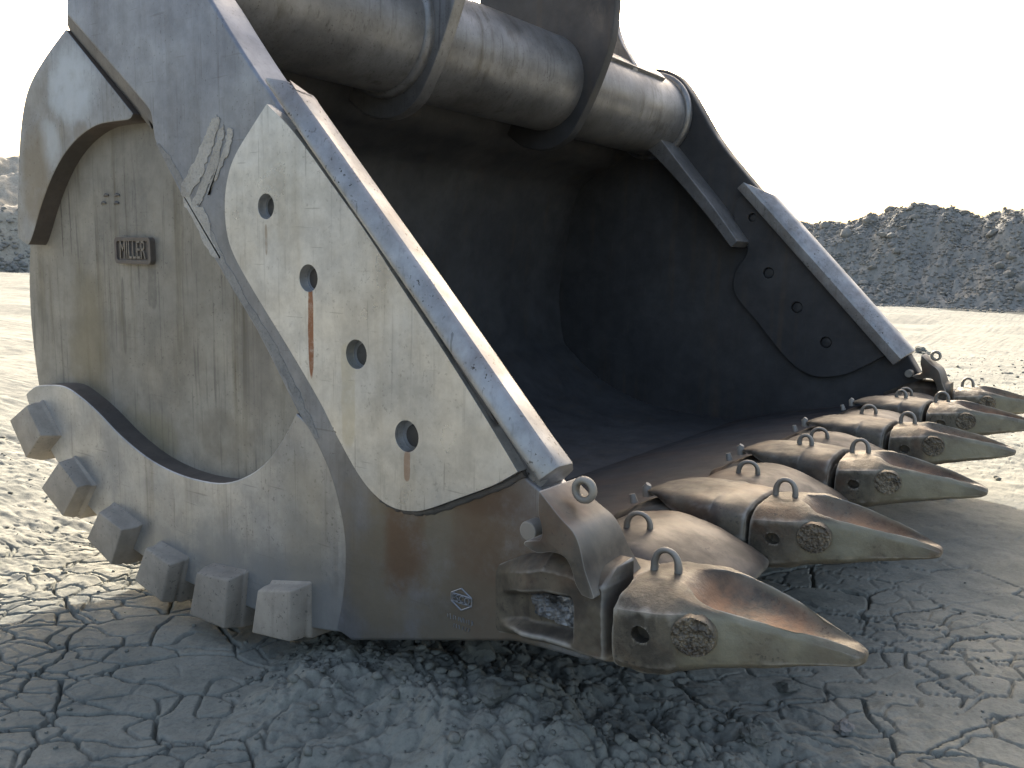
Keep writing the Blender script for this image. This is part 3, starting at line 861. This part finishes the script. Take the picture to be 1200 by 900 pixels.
# ---- maker's plate with its raised letters
q = TR['badge']
x0, x1 = min(p[0] for p in q), max(p[0] for p in q); z0, z1 = min(p[1] for p in q), max(p[1] for p in q)
M_BADGE = steel('badge_steel', (.15, .13, .115), (.115, .10, .09), (.08, .07, .06), .3, .6, .2, .15, .55, .3)
def rrect(x0, x1, z0, z1, r, n=4):
    out = []
    for cx, cz, a0 in ((x1 - r, z1 - r, 0), (x0 + r, z1 - r, 90), (x0 + r, z0 + r, 180), (x1 - r, z0 + r, 270)):
        for i in range(n + 1):
            a = math.radians(a0 + 90 * i / n)
            out.append((cx + r * math.cos(a), cz + r * math.sin(a)))
    return out
zc_ = (q[0][1] + q[1][1] + q[2][1] + q[3][1]) / 4
hh = (q[0][1] - q[3][1]) / 2
badge = prism('maker_plate', rrect(x0, x1, zc_ - hh, zc_ + hh, .02), .075, .10, M_BADGE, bucket, .004, 2)
prism('plate_rim', rrect(x0, x1, zc_ - hh, zc_ + hh, .02), .067, .08, M_BADGE, badge, .004, 2, holes=[rrect(x0 + .016, x1 - .016, zc_ - hh + .016, zc_ + hh - .016, .012)[::-1]])
def text_mesh(body, size, depth, sx=1.0):
    cu = bpy.data.curves.new('lettering', 'FONT')
    cu.body = body; cu.size = size; cu.extrude = depth; cu.align_x = 'CENTER'; cu.align_y = 'CENTER'; cu.resolution_u = 3
    o = bpy.data.objects.new('lettering', cu); COL.objects.link(o)
    bpy.context.view_layer.update()
    dg = bpy.context.evaluated_depsgraph_get()
    me = bpy.data.meshes.new_from_object(o.evaluated_get(dg))
    bpy.data.objects.remove(o)
    R = Matrix.Rotation(math.radians(90), 4, 'X')
    me.transform(R @ Matrix.Diagonal((sx, 1, 1, 1)))
    return me
M_LET = steel('letter_steel', (.25, .22, .19), (.2, .18, .16), (.1, .1, .1), .2, .5, .2, 0, .5, .4)
link('lettering', text_mesh('MILLER', .105, .004, .58), M_LET, badge, Vector(((x0 + x1) / 2, .072, zc_)) - BASE)

for (tx, tz) in ((-3.536, 1.601), (-3.437, 1.599), (-3.513, 1.632), (-3.430, 1.630)):
    bm = tube_bm([(tx - .018, .089, tz - .002), (tx, .086, tz + .002), (tx + .018, .089, tz)], [.004, .007, .004], 7)
    bmesh.ops.translate(bm, vec=-BASE, verts=bm.verts[:])
    link('weld_tack', to_mesh(bm, 'weld_tack', 60), M_WELD, bucket)
# ---- cast emblem and part number on the lip corner
ex, ez = TR['emblem'][0]
bm = bmesh.new()
def bar(a, b, r=.0026):
    tube_bm([(a[0], 0.0, a[1]), (b[0], 0.0, b[1])], r, 6, bm)
w, h = .038, .022
for a, b in (((-w, h * .55), (0, h * 1.5)), ((0, h * 1.5), (w, h * .55)), ((-w, h * .55), (w, h * .55)), ((-w, -h * .55), (w, -h * .55)),
             ((-w, -h * .55), (0, -h * 1.5)), ((0, -h * 1.5), (w, -h * .55)), ((-w, h * .55), (-w, -h * .55)), ((w, h * .55), (w, -h * .55))):
    bar(a, b)
em = link('casting_emblem', to_mesh(bm, 'casting_emblem'), M_FRAME, bucket, Vector((TR['emblem'][2][0], -.001, TR['emblem'][2][1] + .02)) - BASE)
link('lettering', text_mesh('ESCO', .03, .003, .9), M_FRAME, em, (0, -.001, 0))
bm = bmesh.new()
for k in range(11):      # worn, unreadable part number
    for j in range(2):
        cx = -.05 + .01 * k + rng.uniform(-.002, .002); hgt = rng.uniform(.004, .009)
        if rng.random() < .8:
            tube_bm([(cx, 0, -.062 - hgt), (cx + rng.uniform(-.004, .004), 0, -.062 + hgt)], .0016, 5, bm)
for k in range(6):
    cx = -.028 + .011 * k
    tube_bm([(cx, 0, -.092), (cx + rng.uniform(-.003, .005), 0, -.080)], .0016, 5, bm)
link('cast_number', to_mesh(bm, 'cast_number'), M_FRAME, em, (0, 0, 0))

# ---- dried mud smeared on the frame
M_MUDS = mud_material('dried_mud_smear', (.52, .50, .46), (.44, .42, .385), (.36, .335, .30), 1.0)
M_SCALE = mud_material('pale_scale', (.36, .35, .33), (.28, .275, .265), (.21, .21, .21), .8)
def smear(name, poly, y, thick, seed):
    pts = smooth_poly(poly, 5)
    pts = [(p[0] + rng.gauss(0, .004), p[1] + rng.gauss(0, .004)) for p in pts]
    bm = prism_bm(pts, y - thick, y + .004, .003, 1)
    bmesh.ops.translate(bm, vec=-BASE, verts=bm.verts[:])
    return link(name, to_mesh(bm, name), M_MUDS if name == 'mud_smear' else M_SCALE, bucket)
for nm in ('smear_a', 'smear_b', 'smear_c'):
    smear('mud_smear', TR[nm], 0.0, .003, 1)
smear('mud_smear', TR['edge_mud'], 0.0, .002, 2)
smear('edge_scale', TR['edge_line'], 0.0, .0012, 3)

# ================================================================== ground engaging tools
TY = [.07 + .9 * i for i in range(6)]
def make_cast_tooth():
    m = NT('tooth_steel')
    col = m.mix(m.ramp(m.noise(8, 8, .7), .36, .64), (.14, .12, .088), (.054, .047, .037))
    col = m.mix(m.math('MULTIPLY', m.ramp(m.noise(3, 8, .7, dist=.5), .50, .66), .6), col, (.125, .07, .04))
    col = m.mix(m.math('MULTIPLY', m.ramp(m.noise(2.2, 5, .6, m.map((1, 1, 1), loc=(5, 2, 1))), .48, .66), .55), col, (.165, .155, .115))
    sp = m.math('MULTIPLY', m.math('MAXIMUM', m.ramp(m.noise(85, 3, .6), .56, .64), m.ramp(m.noise(30, 4, .7), .63, .67)), m.ramp(m.noise(7, 3), .36, .58))
    col = m.mix(m.math('MULTIPLY', sp, .8), col, (.04, .035, .03))
    col = m.mix(m.math('MULTIPLY', m.attr('olive'), m.ramp(m.noise(8, 6), .25, .55)), col, (.23, .215, .155))
    col = m.mix(m.math('MULTIPLY', m.attr('scoop'), m.math('MULTIPLY', m.ramp(m.noise(9, 7, .68), .30, .62), m.ramp(m.rnd, 0, 1, .55, 1.0))), col, m.mix(m.noise(16, 5), (.34, .17, .08), (.22, .135, .085)))
    g = m.n('ShaderNodeNewGeometry')
    w = m.ramp(m.math('ADD', g.outputs['Pointiness'], m.math('MULTIPLY', m.math('SUBTRACT', m.noise(30, 4), .5), .05)), .515, .56)
    col = m.mix(m.math('MULTIPLY', w, .6), col, (.45, .42, .36))
    nrm = m.bump(m.noise(70, 7, .7), .5, .005)
    nrm = m.bump(m.noise(9, 4, .6), .4, .012, nrm)
    return m.done(col, m.ramp(m.noise(6, 5), .3, .7, .42, .66), .15, nrm)
M_TOOTH = make_cast_tooth()

TEYE_X = .045
def make_tooth():
    # x, top centre, ridge y, ridge z, half width, shoulder z, lower side z, bottom z, bottom half width, scoop, olive
    S = [(-.004, .606, .09, .602, .165, .57, .47, .448, .15, 0, 0),
         (.000, .626, .10, .618, .182, .580, .455, .430, .165, 0, 0),
         (.030, .634, .09, .626, .190, .588, .455, .428, .17, 0, 0),
         (.075, .637, .07, .633, .190, .594, .46, .432, .17, 0, 0),
         (.105, .640, .055, .640, .190, .598, .466, .438, .168, 0, 0),
         (.128, .630, .066, .641, .189, .602, .472, .443, .163, .3, 0),
         (.158, .600, .090, .637, .184, .607, .480, .449, .156, .9, .1),
         (.178, .580, .112, .632, .164, .609, .486, .454, .144, 1, .6),
         (.215, .564, .124, .625, .148, .607, .495, .462, .128, 1, 1),
         (.275, .558, .116, .617, .132, .601, .505, .475, .108, 1, 1),
         (.340, .553, .095, .608, .109, .594, .514, .490, .086, 1, 1),
         (.405, .555, .068, .598, .082, .584, .523, .505, .060, .9, 1),
         (.445, .564, .046, .590, .063, .577, .529, .514, .045, .25, 1),
         (.490, .572, .030, .579, .046, .568, .536, .524, .032, 0, .6),
         (.524, .569, .020, .570, .034, .561, .541, .532, .022, 0, .2),
         (.538, .560, .012, .560, .022, .556, .546, .541, .014, 0, 0)]
    rings = []; attrs = []
    for (x, zc, ry, zr, w, zs, zl, zb, wb, sc, ol) in S:
        half = [(0, zc, sc), (ry * .70, zc + (zr - zc) * .07, sc), (ry * .91, zc + (zr - zc) * .72, sc * .5), (ry, zr, 0), (ry + (w - ry) * .5, zr - .005, 0), (w * .985, zs, 0), (w, (zs + zl) / 2, 0), (w * .985, zl, 0), (wb, zb + .004, 0), (wb * .5, zb, 0), (0, zb, 0)]
        full = half + [(-y, z, a) for (y, z, a) in half[-2:0:-1]]
        rings.append([Vector((x, -y, z - .53)) for (y, z, a) in full])
        attrs.append([(a, ol if .48 < z < .62 and abs(y) > ry * .95 else 0) for (y, z, a) in full])
    bm, R_ = loft_bm(rings, True, ('scoop', 'olive'), True)
    l1 = bm.verts.layers.float['scoop']; l2 = bm.verts.layers.float['olive']
    for r, a in zip(R_, attrs):
        for v, (s, o_) in zip(r, a):
            v[l1] = s; v[l2] = o_
    cr = bm.edges.layers.float['crease_edge']
    n = len(R_[0])
    for i in range(5, len(R_) - 2):
        for A, B_ in ((R_[i], R_[i + 1]),):
            for k in (3, n - 3):
                e = bm.edges.get((A[k], B_[k]))
                if e: e[cr] = .92
            for k in (4, 5, n - 4, n - 5):
                e = bm.edges.get((A[k], B_[k]))
                if e: e[cr] = .7
            for k in (7, n - 7):
                e = bm.edges.get((A[k], B_[k]))
                if e: e[cr] = .7
    for i in range(1, 6):
        for k in (5, 7, 8, n - 5, n - 7, n - 8):
            e = bm.edges.get((R_[i][k], R_[i + 1][k]))
            if e: e[cr] = .55
    for k in range(n):
        e = bm.edges.get((R_[1][k], R_[1][(k + 1) % n]))
        if e: e[cr] = .5
    me = to_mesh(bm, 'tooth', 180)
    o = link('tooth', me, M_TOOTH, bucket)
    subsurf(o, 2)
    cutters = []
    for s in (1, -1):
        c = bpy.data.objects.new('c', None)
        bmc = bmesh.new()
        bmesh.ops.create_cone(bmc, cap_ends=True, segments=20, radius1=.021, radius2=.021, depth=.06, matrix=Matrix.Translation((.078, s * .185, .008)) @ Matrix.Rotation(math.pi / 2, 4, 'X') @ Matrix.Diagonal((1.15, .9, 1, 1)))
        mc = bpy.data.meshes.new('c'); bmc.to_mesh(mc); bmc.free()
        cutters.append(link('c', mc, M_TOOTH, bucket))
    bpy.context.view_layer.update()
    bake(o)
    cut(o, cutters)
    return o
tooth0 = make_tooth()
def arch(r, h, rad, n=14, splay=1.0):
    pts = []
    for i in range(n + 1):
        a = math.pi * i / n
        pts.append((-r * math.cos(a) * (1 + .12 * math.sin(a)), 0, h * math.sin(a) ** .75))
    pts = [(pts[0][0] * 1.02, 0, -.02)] + pts + [(pts[-1][0] * 1.02, 0, -.02)]
    radii = [rad * 1.5] + [rad * (1 + .35 * abs(math.cos(math.pi * i / n)) ** 3) for i in range(n + 1)] + [rad * 1.5]
    bm = tube_bm(pts, radii, 12)
    return to_mesh(bm, 'lifting_eye', 60)
EYE = arch(.033, .060, .0078)
M_EYE = steel('lifting_eye_steel', (.15, .13, .10), (.11, .095, .075), (.07, .06, .05), .3, .6, .2, .3, .5, .3, wear=.4)
link('lifting_eye', EYE, M_EYE, tooth0, (.048, 0, .098))
# burred round wear boss on each flank
def boss_mesh(seed):
    from mathutils import noise as mn
    bm = bmesh.new()
    N = 34
    V = {}
    for i in range(-N, N + 1):
        for j in range(-N, N + 1):
            u, v = i / N, j / N
            rr = math.hypot(u, v)
            if rr > 1.06: continue
            x, z = .053 * u, .049 * v
            nz = mn.fractal(Vector((x * 75 + seed, z * 75, seed)), .6, 2.2, 5)
            d = .024 * min(1, max(0, (1.04 - rr) / .10)) + (.0065 * nz if rr < .93 else 0)
            V[i, j] = bm.verts.new((x, -d, z))
    for (i, j) in list(V):
        q = [V.get((i, j)), V.get((i + 1, j)), V.get((i + 1, j + 1)), V.get((i, j + 1))]
        if all(q): bm.faces.new(q)
    return to_mesh(bm, 'wear_boss', 50)
M_BOSS = steel('burred_steel', (.24, .205, .15), (.10, .085, .065), (.07, .06, .05), .2, .9, .1, .25, .5, .4, lump=1.0, patchy=28)
b_ = link('wear_boss', boss_mesh(1), M_BOSS, tooth0, (.196, -.149, .032)); b_.rotation_euler = (0, 0, .25)
tooth0.location = Vector((-.955, TY[0], .53)) - BASE
teeth = [tooth0]
for i in range(1, 6):
    t_ = copy_tree(tooth0, bucket, (rng.uniform(-.006, .006), .9 * i, rng.uniform(-.005, .005))); teeth.append(t_)
    t_.rotation_euler = (rng.uniform(-.03, .03), rng.uniform(-.018, .018), rng.uniform(-.02, .02)); t_.scale = (rng.uniform(.97, 1.02), 1, rng.uniform(.98, 1.02))

# adapters and wear caps behind teeth two to five
def make_adapter():
    S = [(-1.56, .455, .40, .06), (-1.50, .475, .36, .10), (-1.42, .53, .335, .14), (-1.30, .575, .335, .165), (-1.15, .60, .37, .172), (-1.0, .60, .41, .172), (-.962, .597, .42, .168)]
    rings = []
    for x, zt, zb, w in S:
        c = .03
        rings.append([Vector((x + .955, y, z - .53)) for y, z in ((-w + c, zt), (0, zt + .006), (w - c, zt), (w, zt - c), (w, zb + c), (w - c, zb), (-w + c, zb), (-w, zb + c), (-w, zt - c))])
    bm, _ = loft_bm(rings)
    o = link('adapter', to_mesh(bm, 'adapter', 60), M_CAST, bucket)
    subsurf(o, 2); bpy.context.view_layer.update(); bake(o)
    C_ = [(-1.405, .574, .580, .05), (-1.37, .582, .600, .095), (-1.325, .590, .614, .132), (-1.27, .568, .626, .166), (-1.22, .548, .632, .182), (-1.165, .538, .636, .189),
          (-1.115, .545, .638, .191), (-1.098, .546, .638, .191), (-1.094, .506, .638, .191), (-1.03, .504, .638, .191), (-.982, .507, .634, .190), (-.974, .510, .626, .184)]
    rings = []
    for x, zl, zt, w in C_:
        h_ = zt - zl
        prof = [(-w, zl), (-w, zl + h_ * .45), (-w * .93, zl + h_ * .72), (-w * .74, zl + h_ * .89), (-w * .4, zl + h_ * .98), (0, zt), (w * .4, zl + h_ * .98), (w * .74, zl + h_ * .89), (w * .93, zl + h_ * .72), (w, zl + h_ * .45), (w, zl)]
        rings.append([Vector((x + .955, y, z - .53)) for y, z in prof])
    bm, R_ = loft_bm(rings, True, (), True)
    cr = bm.edges.layers.float['crease_edge']
    for e in bm.edges:
        vs = e.verts
        for k in (0, 10):
            col_ = [r[k] for r in R_]
            if vs[0] in col_ and vs[1] in col_: e[cr] = .9
        for r in (R_[-1], R_[-2]):
            if vs[0] in r and vs[1] in r: e[cr] = .7
    cap_ = link('wear_cap', to_mesh(bm, 'wear_cap', 180), M_CAST, o)
    subsurf(cap_, 2); bpy.context.view_layer.update(); bake(cap_)
    # lugs at the rear of the cap
    bm = bmesh.new()
    tube_bm([(-.44, -.05, .03), (-.447, -.05, .062), (-.44, -.05, .074)], [.020, .017, .011], 8, bm)
    tube_bm([(-.485, -.07, .0), (-.495, -.07, .032)], [.016, .011], 8, bm)
    link('cap_lug', to_mesh(bm, 'cap_lug', 60), M_CAST, o)
    return o
ad0 = make_adapter()
ad0.location = Vector((-.955, TY[1], .53)) - BASE
for i in range(2, 5):
    copy_tree(ad0, bucket, (0, .9 * (i - 1), 0))
cap_eye = arch(.026, .045, .008)
for i in (2, 4):
    link('lifting_eye', cap_eye, M_EYE, bucket, Vector((-1.13, TY[i], .632)) - BASE)

# shrouds over the lip between the teeth
def make_shroud():
    base = [(-1.42, .50), (-1.354, .562), (-1.294, .588), (-1.19, .606), (-1.10, .604), (-.987, .565), (-.877, .515), (-.846, .480), (-.865, .452), (-1.0, .408), (-1.25, .345), (-1.42, .32)]
    rings = []
    for y, k, dx in ((-.255, .55, -.05), (-.245, .80, -.03), (-.20, .93, -.015), (-.10, .985, -.003), (0, 1.0, 0), (.10, .985, -.003), (.20, .93, -.015), (.245, .80, -.03), (.255, .55, -.05)):
        rings.append([Vector((x + (dx if x > -1.2 else -dx) + 1.1, y, .44 + (z - .44) * k - .45)) for x, z in base])
    bm, _ = loft_bm(rings)
    o = link('lip_shroud', to_mesh(bm, 'lip_shroud', 180), M_SHROUD, bucket)
    subsurf(o, 2); bpy.context.view_layer.update(); bake(o)
    e = link('lifting_eye', arch(.036, .060, .0075), M_EYE, o, (-.085, -.075, .138))
    e.rotation_euler = (.15, .12, .25)
    return o
M_SHROUD = steel('shroud_steel', (.115, .096, .078), (.056, .048, .040), (.06, .05, .042), .5, .9, .4, .4, .55, .12, lump=.6, wear=.3, patchy=8)
sh0 = make_shroud()
sh0.location = Vector((-1.1, .52, .45)) - BASE
for i in range(1, 5):
    copy_tree(sh0, bucket, (0, .9 * i, 0))

# uneven wear: every casting gets its own dented skin
def roughen(o, seed, amp):
    from mathutils import noise as mn
    me = o.data.copy(); o.data = me
    off = Vector((seed * 7.3, seed * 3.1, seed * 1.9))
    ns = [v.normal.copy() for v in me.vertices]
    for v, nn in zip(me.vertices, ns):
        p = v.co + off
        d = mn.fractal(p * 9, 1.0, 2.0, 3) * amp + mn.fractal(p * 34, .9, 2.0, 3) * amp * .45
        k = mn.noise(p * 16)
        if k > .42: d -= (k - .42) * amp * 5
        v.co += nn * d
for i, t_ in enumerate(teeth): roughen(t_, i + 1, .0035)
for i, o in enumerate([c for c in bucket.children if c.name.startswith(('adapter', 'lip_shroud'))]):
    roughen(o, i + 20, .004)
    for c in o.children:
        if c.name.startswith('wear_cap'): roughen(c, i + 60, .0035)
# corner castings: nose, pocket, collar, claw shroud, pin
M_ROUGH = steel('rough_weld_metal', (.30, .31, .32), (.05, .052, .055), (.06, .06, .06), .2, .9, .1, 0, .45, .5, lump=1.4, patchy=16)
def corner(off):
    o_ = (BASE.x, BASE.y - off, 0)
    from mathutils import noise as mn
    tp = TR['cast_top']; bt_ = TR['cast_bot']
    NU, NV = 92, 60
    def lerp_list(l, u):
        f = u * (len(l) - 1); i = min(int(f), len(l) - 2); k = f - i
        return Vector((l[i][0] + (l[i + 1][0] - l[i][0]) * k, l[i][1] + (l[i + 1][1] - l[i][1]) * k))
    def ss(v, a, b):
        t = min(1, max(0, (v - a) / (b - a))); return t * t * (3 - 2 * t)
    bm = bmesh.new(); V = []
    for j in range(NV + 1):
        row = []
        for i in range(NU + 1):
            u, v = i / NU, j / NV
            p = lerp_list(tp, u).lerp(lerp_list(bt_, u), v)
            rise = ss(u, .02, .42) * .078 + ss(u, .70, .82) * .012
            rnd = min(1, max(0, v / .16)) ** .5 * min(1, max(0, (1 - v) / .12)) ** .5
            rnd = rnd * min(1, max(0, (1 - u) / .03)) ** .5 * .35 + rnd * .65
            depth = rise * rnd
            ve = .40 + .05 * (1 - u)
            groove = ss(v, ve - .07, ve + .05) * (1 - ss(v, .76, .86)) * ss(u, .05, .2) * (1 - ss(u, .70, .755))
            depth -= groove * min(.05, rise * .75)
            depth += .004 * mn.fractal(Vector((p.x * 14, p.y * 14, 2)), 1, 2, 3) * ss(u, .02, .3)
            if i in (0, NU) or j in (0, NV): depth = -.05
            row.append(bm.verts.new(Vector((p.x, off + .002 - depth, p.y)) - BASE))
        V.append(row)
    for j in range(NV):
        for i in range(NU):
            bm.faces.new((V[j][i], V[j][i + 1], V[j + 1][i + 1], V[j + 1][i]))
    link('corner_adapter', to_mesh(bm, 'corner_adapter', 50), M_CAST, bucket)
    adc = ad0.copy(); COL.objects.link(adc); adc.parent = bucket; adc.location = Vector((-.955, .135 + off, .53)) - BASE; adc.scale = (1, .62, 1)
    # rough hard-facing in the pocket
    from mathutils import noise as mn
    q = [Vector(p[:2]) for p in TR['pocket']]
    N = 44
    bm = bmesh.new()
    V = []
    for j in range(N + 1):
        row = []
        for i in range(N + 1):
            a = q[0].lerp(q[1], i / N); b = q[3].lerp(q[2], i / N); p = a.lerp(b, j / N)
            d = mn.fractal(Vector((p.x * 55, p.y * 40, 3)), .7, 2.1, 5) * .010
            edge = min(i, j, N - i, N - j)
            y = -.040 - (d if edge > 0 else -.05)
            if i == 0: p = p + Vector((mn.noise(Vector((0, j * .4, 1))) * .02, 0))
            row.append(bm.verts.new(Vector((p.x, y + off, p.y)) - BASE))
        V.append(row)
    for j in range(N):
        for i in range(N):
            bm.faces.new((V[j][i], V[j][i + 1], V[j + 1][i + 1], V[j + 1][i]))
    link('hard_facing', to_mesh(bm, 'hard_facing', 60), M_ROUGH, bucket)
    # claw shaped shroud hooked over the pin
    wl = TR['wing_left']; wo = TR['wing_out']
    poly = [wl[0][:2] + (1,)] + [p[:2] for p in wl[1:]] + [p for p in wo[11:]]
    bm = prism_bm(smooth_poly(poly, 3), -.118, .055, .011, 3)
    for v in bm.verts:
        if v.co.y > -.03:
            v.co.y += .075 * min(1, max(0, (.80 - v.co.z) / .2))
    bmesh.ops.translate(bm, vec=-Vector(o_), verts=bm.verts[:])
    claw = link('corner_shroud', to_mesh(bm, 'corner_shroud', 26), M_CLAW, bucket)
    ex_, ez_ = TR['weye'][0]
    pts = [(ex_ + .026 * math.cos(a), -.02 + off, ez_ + .026 * math.sin(a)) for a in np.linspace(0, 2 * math.pi, 22)[:-1]]
    bm = bmesh.new()
    P = [Vector(p) - BASE for p in pts]
    rings = []
    for i, p in enumerate(P):
        c = Vector((ex_, -.02 + off, ez_)) - BASE
        rad = (p - c).normalized()
        rings.append([bm.verts.new(p + rad * .010 * math.cos(k * math.pi / 5) + Vector((0, .012 * math.sin(k * math.pi / 5), 0))) for k in range(10)])
    for i in range(len(rings)):
        A, B_ = rings[i], rings[(i + 1) % len(rings)]
        for k in range(10):
            bm.faces.new((A[k], A[(k + 1) % 10], B_[(k + 1) % 10], B_[k]))
    link('lifting_eye', to_mesh(bm, 'lifting_eye', 60), M_EYE, claw)
    px_, pz_ = TR['wpin'][0]
    prism('shroud_pin', circle(px_, pz_, .027, 24), -.045, .06, M_CAST, bucket, .006, 2, origin=o_)
M_CLAW = steel('claw_steel', (.105, .085, .062), (.046, .038, .030), (.05, .045, .04), .5, 1.0, .4, .6, .55, .15, lump=.6, wear=.5, patchy=12)
corner(0)
corner(4.50)

# ================================================================== loose clods and stones
M_STONE = mud_material('pale_stone', (.30, .295, .28), (.25, .245, .235), (.22, .22, .215), .5)
M_CLOD = mud_material('clod_earth', (.195, .202, .182), (.24, .243, .215), (.16, .168, .155), .6)
items = []
r2 = random.Random(21)
tries = 0
while len(items) < 900 and tries < 9000:
    tries += 1
    x = r2.uniform(-2.35, .1); y = r2.gauss(.15, .42)
    if not -.75 < y < 1.5 or tries % 2: continue
    dens = math.exp(-((y - .15) / .4) ** 2) * (1 if x < -.7 else .45)
    if r2.random() > dens: continue
    s = .006 + .022 * r2.random() ** 3
    items.append((x, y, 0, s, r2.uniform(0, 6.28)))
for i in range(500):
    x = r2.uniform(-4.3, .6); y = r2.uniform(-1.2, 2.5)
    items.append((x, y, 0, .003 + .009 * r2.random() ** 3, r2.uniform(0, 6.28)))
for i in range(400):
    x = r2.uniform(-7.5, -3.4); y = r2.uniform(-.3, 3.5)
    items.append((x, y, 0, .006 + .02 * r2.random() ** 3, r2.uniform(0, 6.28)))
for i in range(700):
    x = r2.uniform(-2.5, 1.5); y = r2.uniform(3.8, 14)
    items.append((x, y, 0, .008 + .03 * r2.random() ** 4, r2.uniform(0, 6.28)))
ax = np.array([[i[0] for i in items]]); ay = np.array([[i[1] for i in items]])
az = ground_height(ax, ay)[0]
items = [(x, y, float(z) + s * .25, s, r) for (x, y, _, s, r), z in zip(items, az)]
crumbs = scatter_mesh('soil_crumbs', items, M_CLOD)
thing(crumbs, 'grey soil crumbs strewn over the cracked mud', 'soil crumbs'); crumbs['kind'] = 'stuff'

CLOD_HI = [rock_mesh(i + 70, 4, .75, .42) for i in range(6)]
stones = [
    (-.619, .782, .036, .55, 0, 'pale', 'small pale rounded stone on the cracked mud below the nearest tooth tip', 'stone'),
    (-.845, .93, .06, .35, 1, 'mud', 'flat tilted mud slab lying just in front of the nearest tooth', 'mud slab'),
    (-.795, .49, .045, .5, 2, 'mud', 'grey mud lump at the lower edge of the picture below the nearest tooth', 'clod'),
    (-1.66, .27, .062, .8, 3, 'mud', 'largest rounded clod in the dark gap under the lip corner', 'clod'),
    (-1.53, .29, .035, .6, 4, 'mud', 'small clod just right of the largest clod under the lip', 'clod'),
    (-1.06, .24, .05, .6, 5, 'mud', 'lumpy clod below the rough patch of the corner casting', 'clod'),
    (-1.80, .05, .05, .6, 0, 'mud', 'broad clod in front of the straight bottom edge of the side frame', 'clod'),
    (-1.45, .06, .06, .55, 1, 'mud', 'wide churned clod in front of the cast emblem', 'clod'),
    (-1.28, .12, .045, .7, 2, 'mud', 'upright clod between the emblem and the nearest tooth', 'clod'),
    (-3.0, 13.9, .12, .6, 3, 'mud', 'dark dirt lump on the sunlit ground beside the far end of the lip', 'clod'),
    (-2.85, 13.7, .08, .5, 4, 'mud', 'smaller dirt lump right of the dark lump behind the far corner', 'clod'),
    (-1.46, 11.8, .09, .4, 5, 'mud', 'low dirt lump on the sunlit ground near the right edge', 'clod'),
]
for (x, y, s_, fl, k, mt, lab, cat) in stones:
    me_ = CLOD_HI[k].copy(); me_.materials.clear()
    o = link('stone' if cat == 'stone' else ('mud_slab' if cat == 'mud slab' else 'mud_clod'), me_, M_STONE if mt == 'pale' else M_CLOD, None, (x, y, ground_z(x, y) + s_ * fl * .35))
    o.scale = (s_, s_, s_ * fl / .75); o.rotation_euler = (.25 if cat == 'mud slab' else 0, 0, rng.uniform(0, 6.28))
    thing(o, lab, cat, 'loose clods and stones around the bucket')
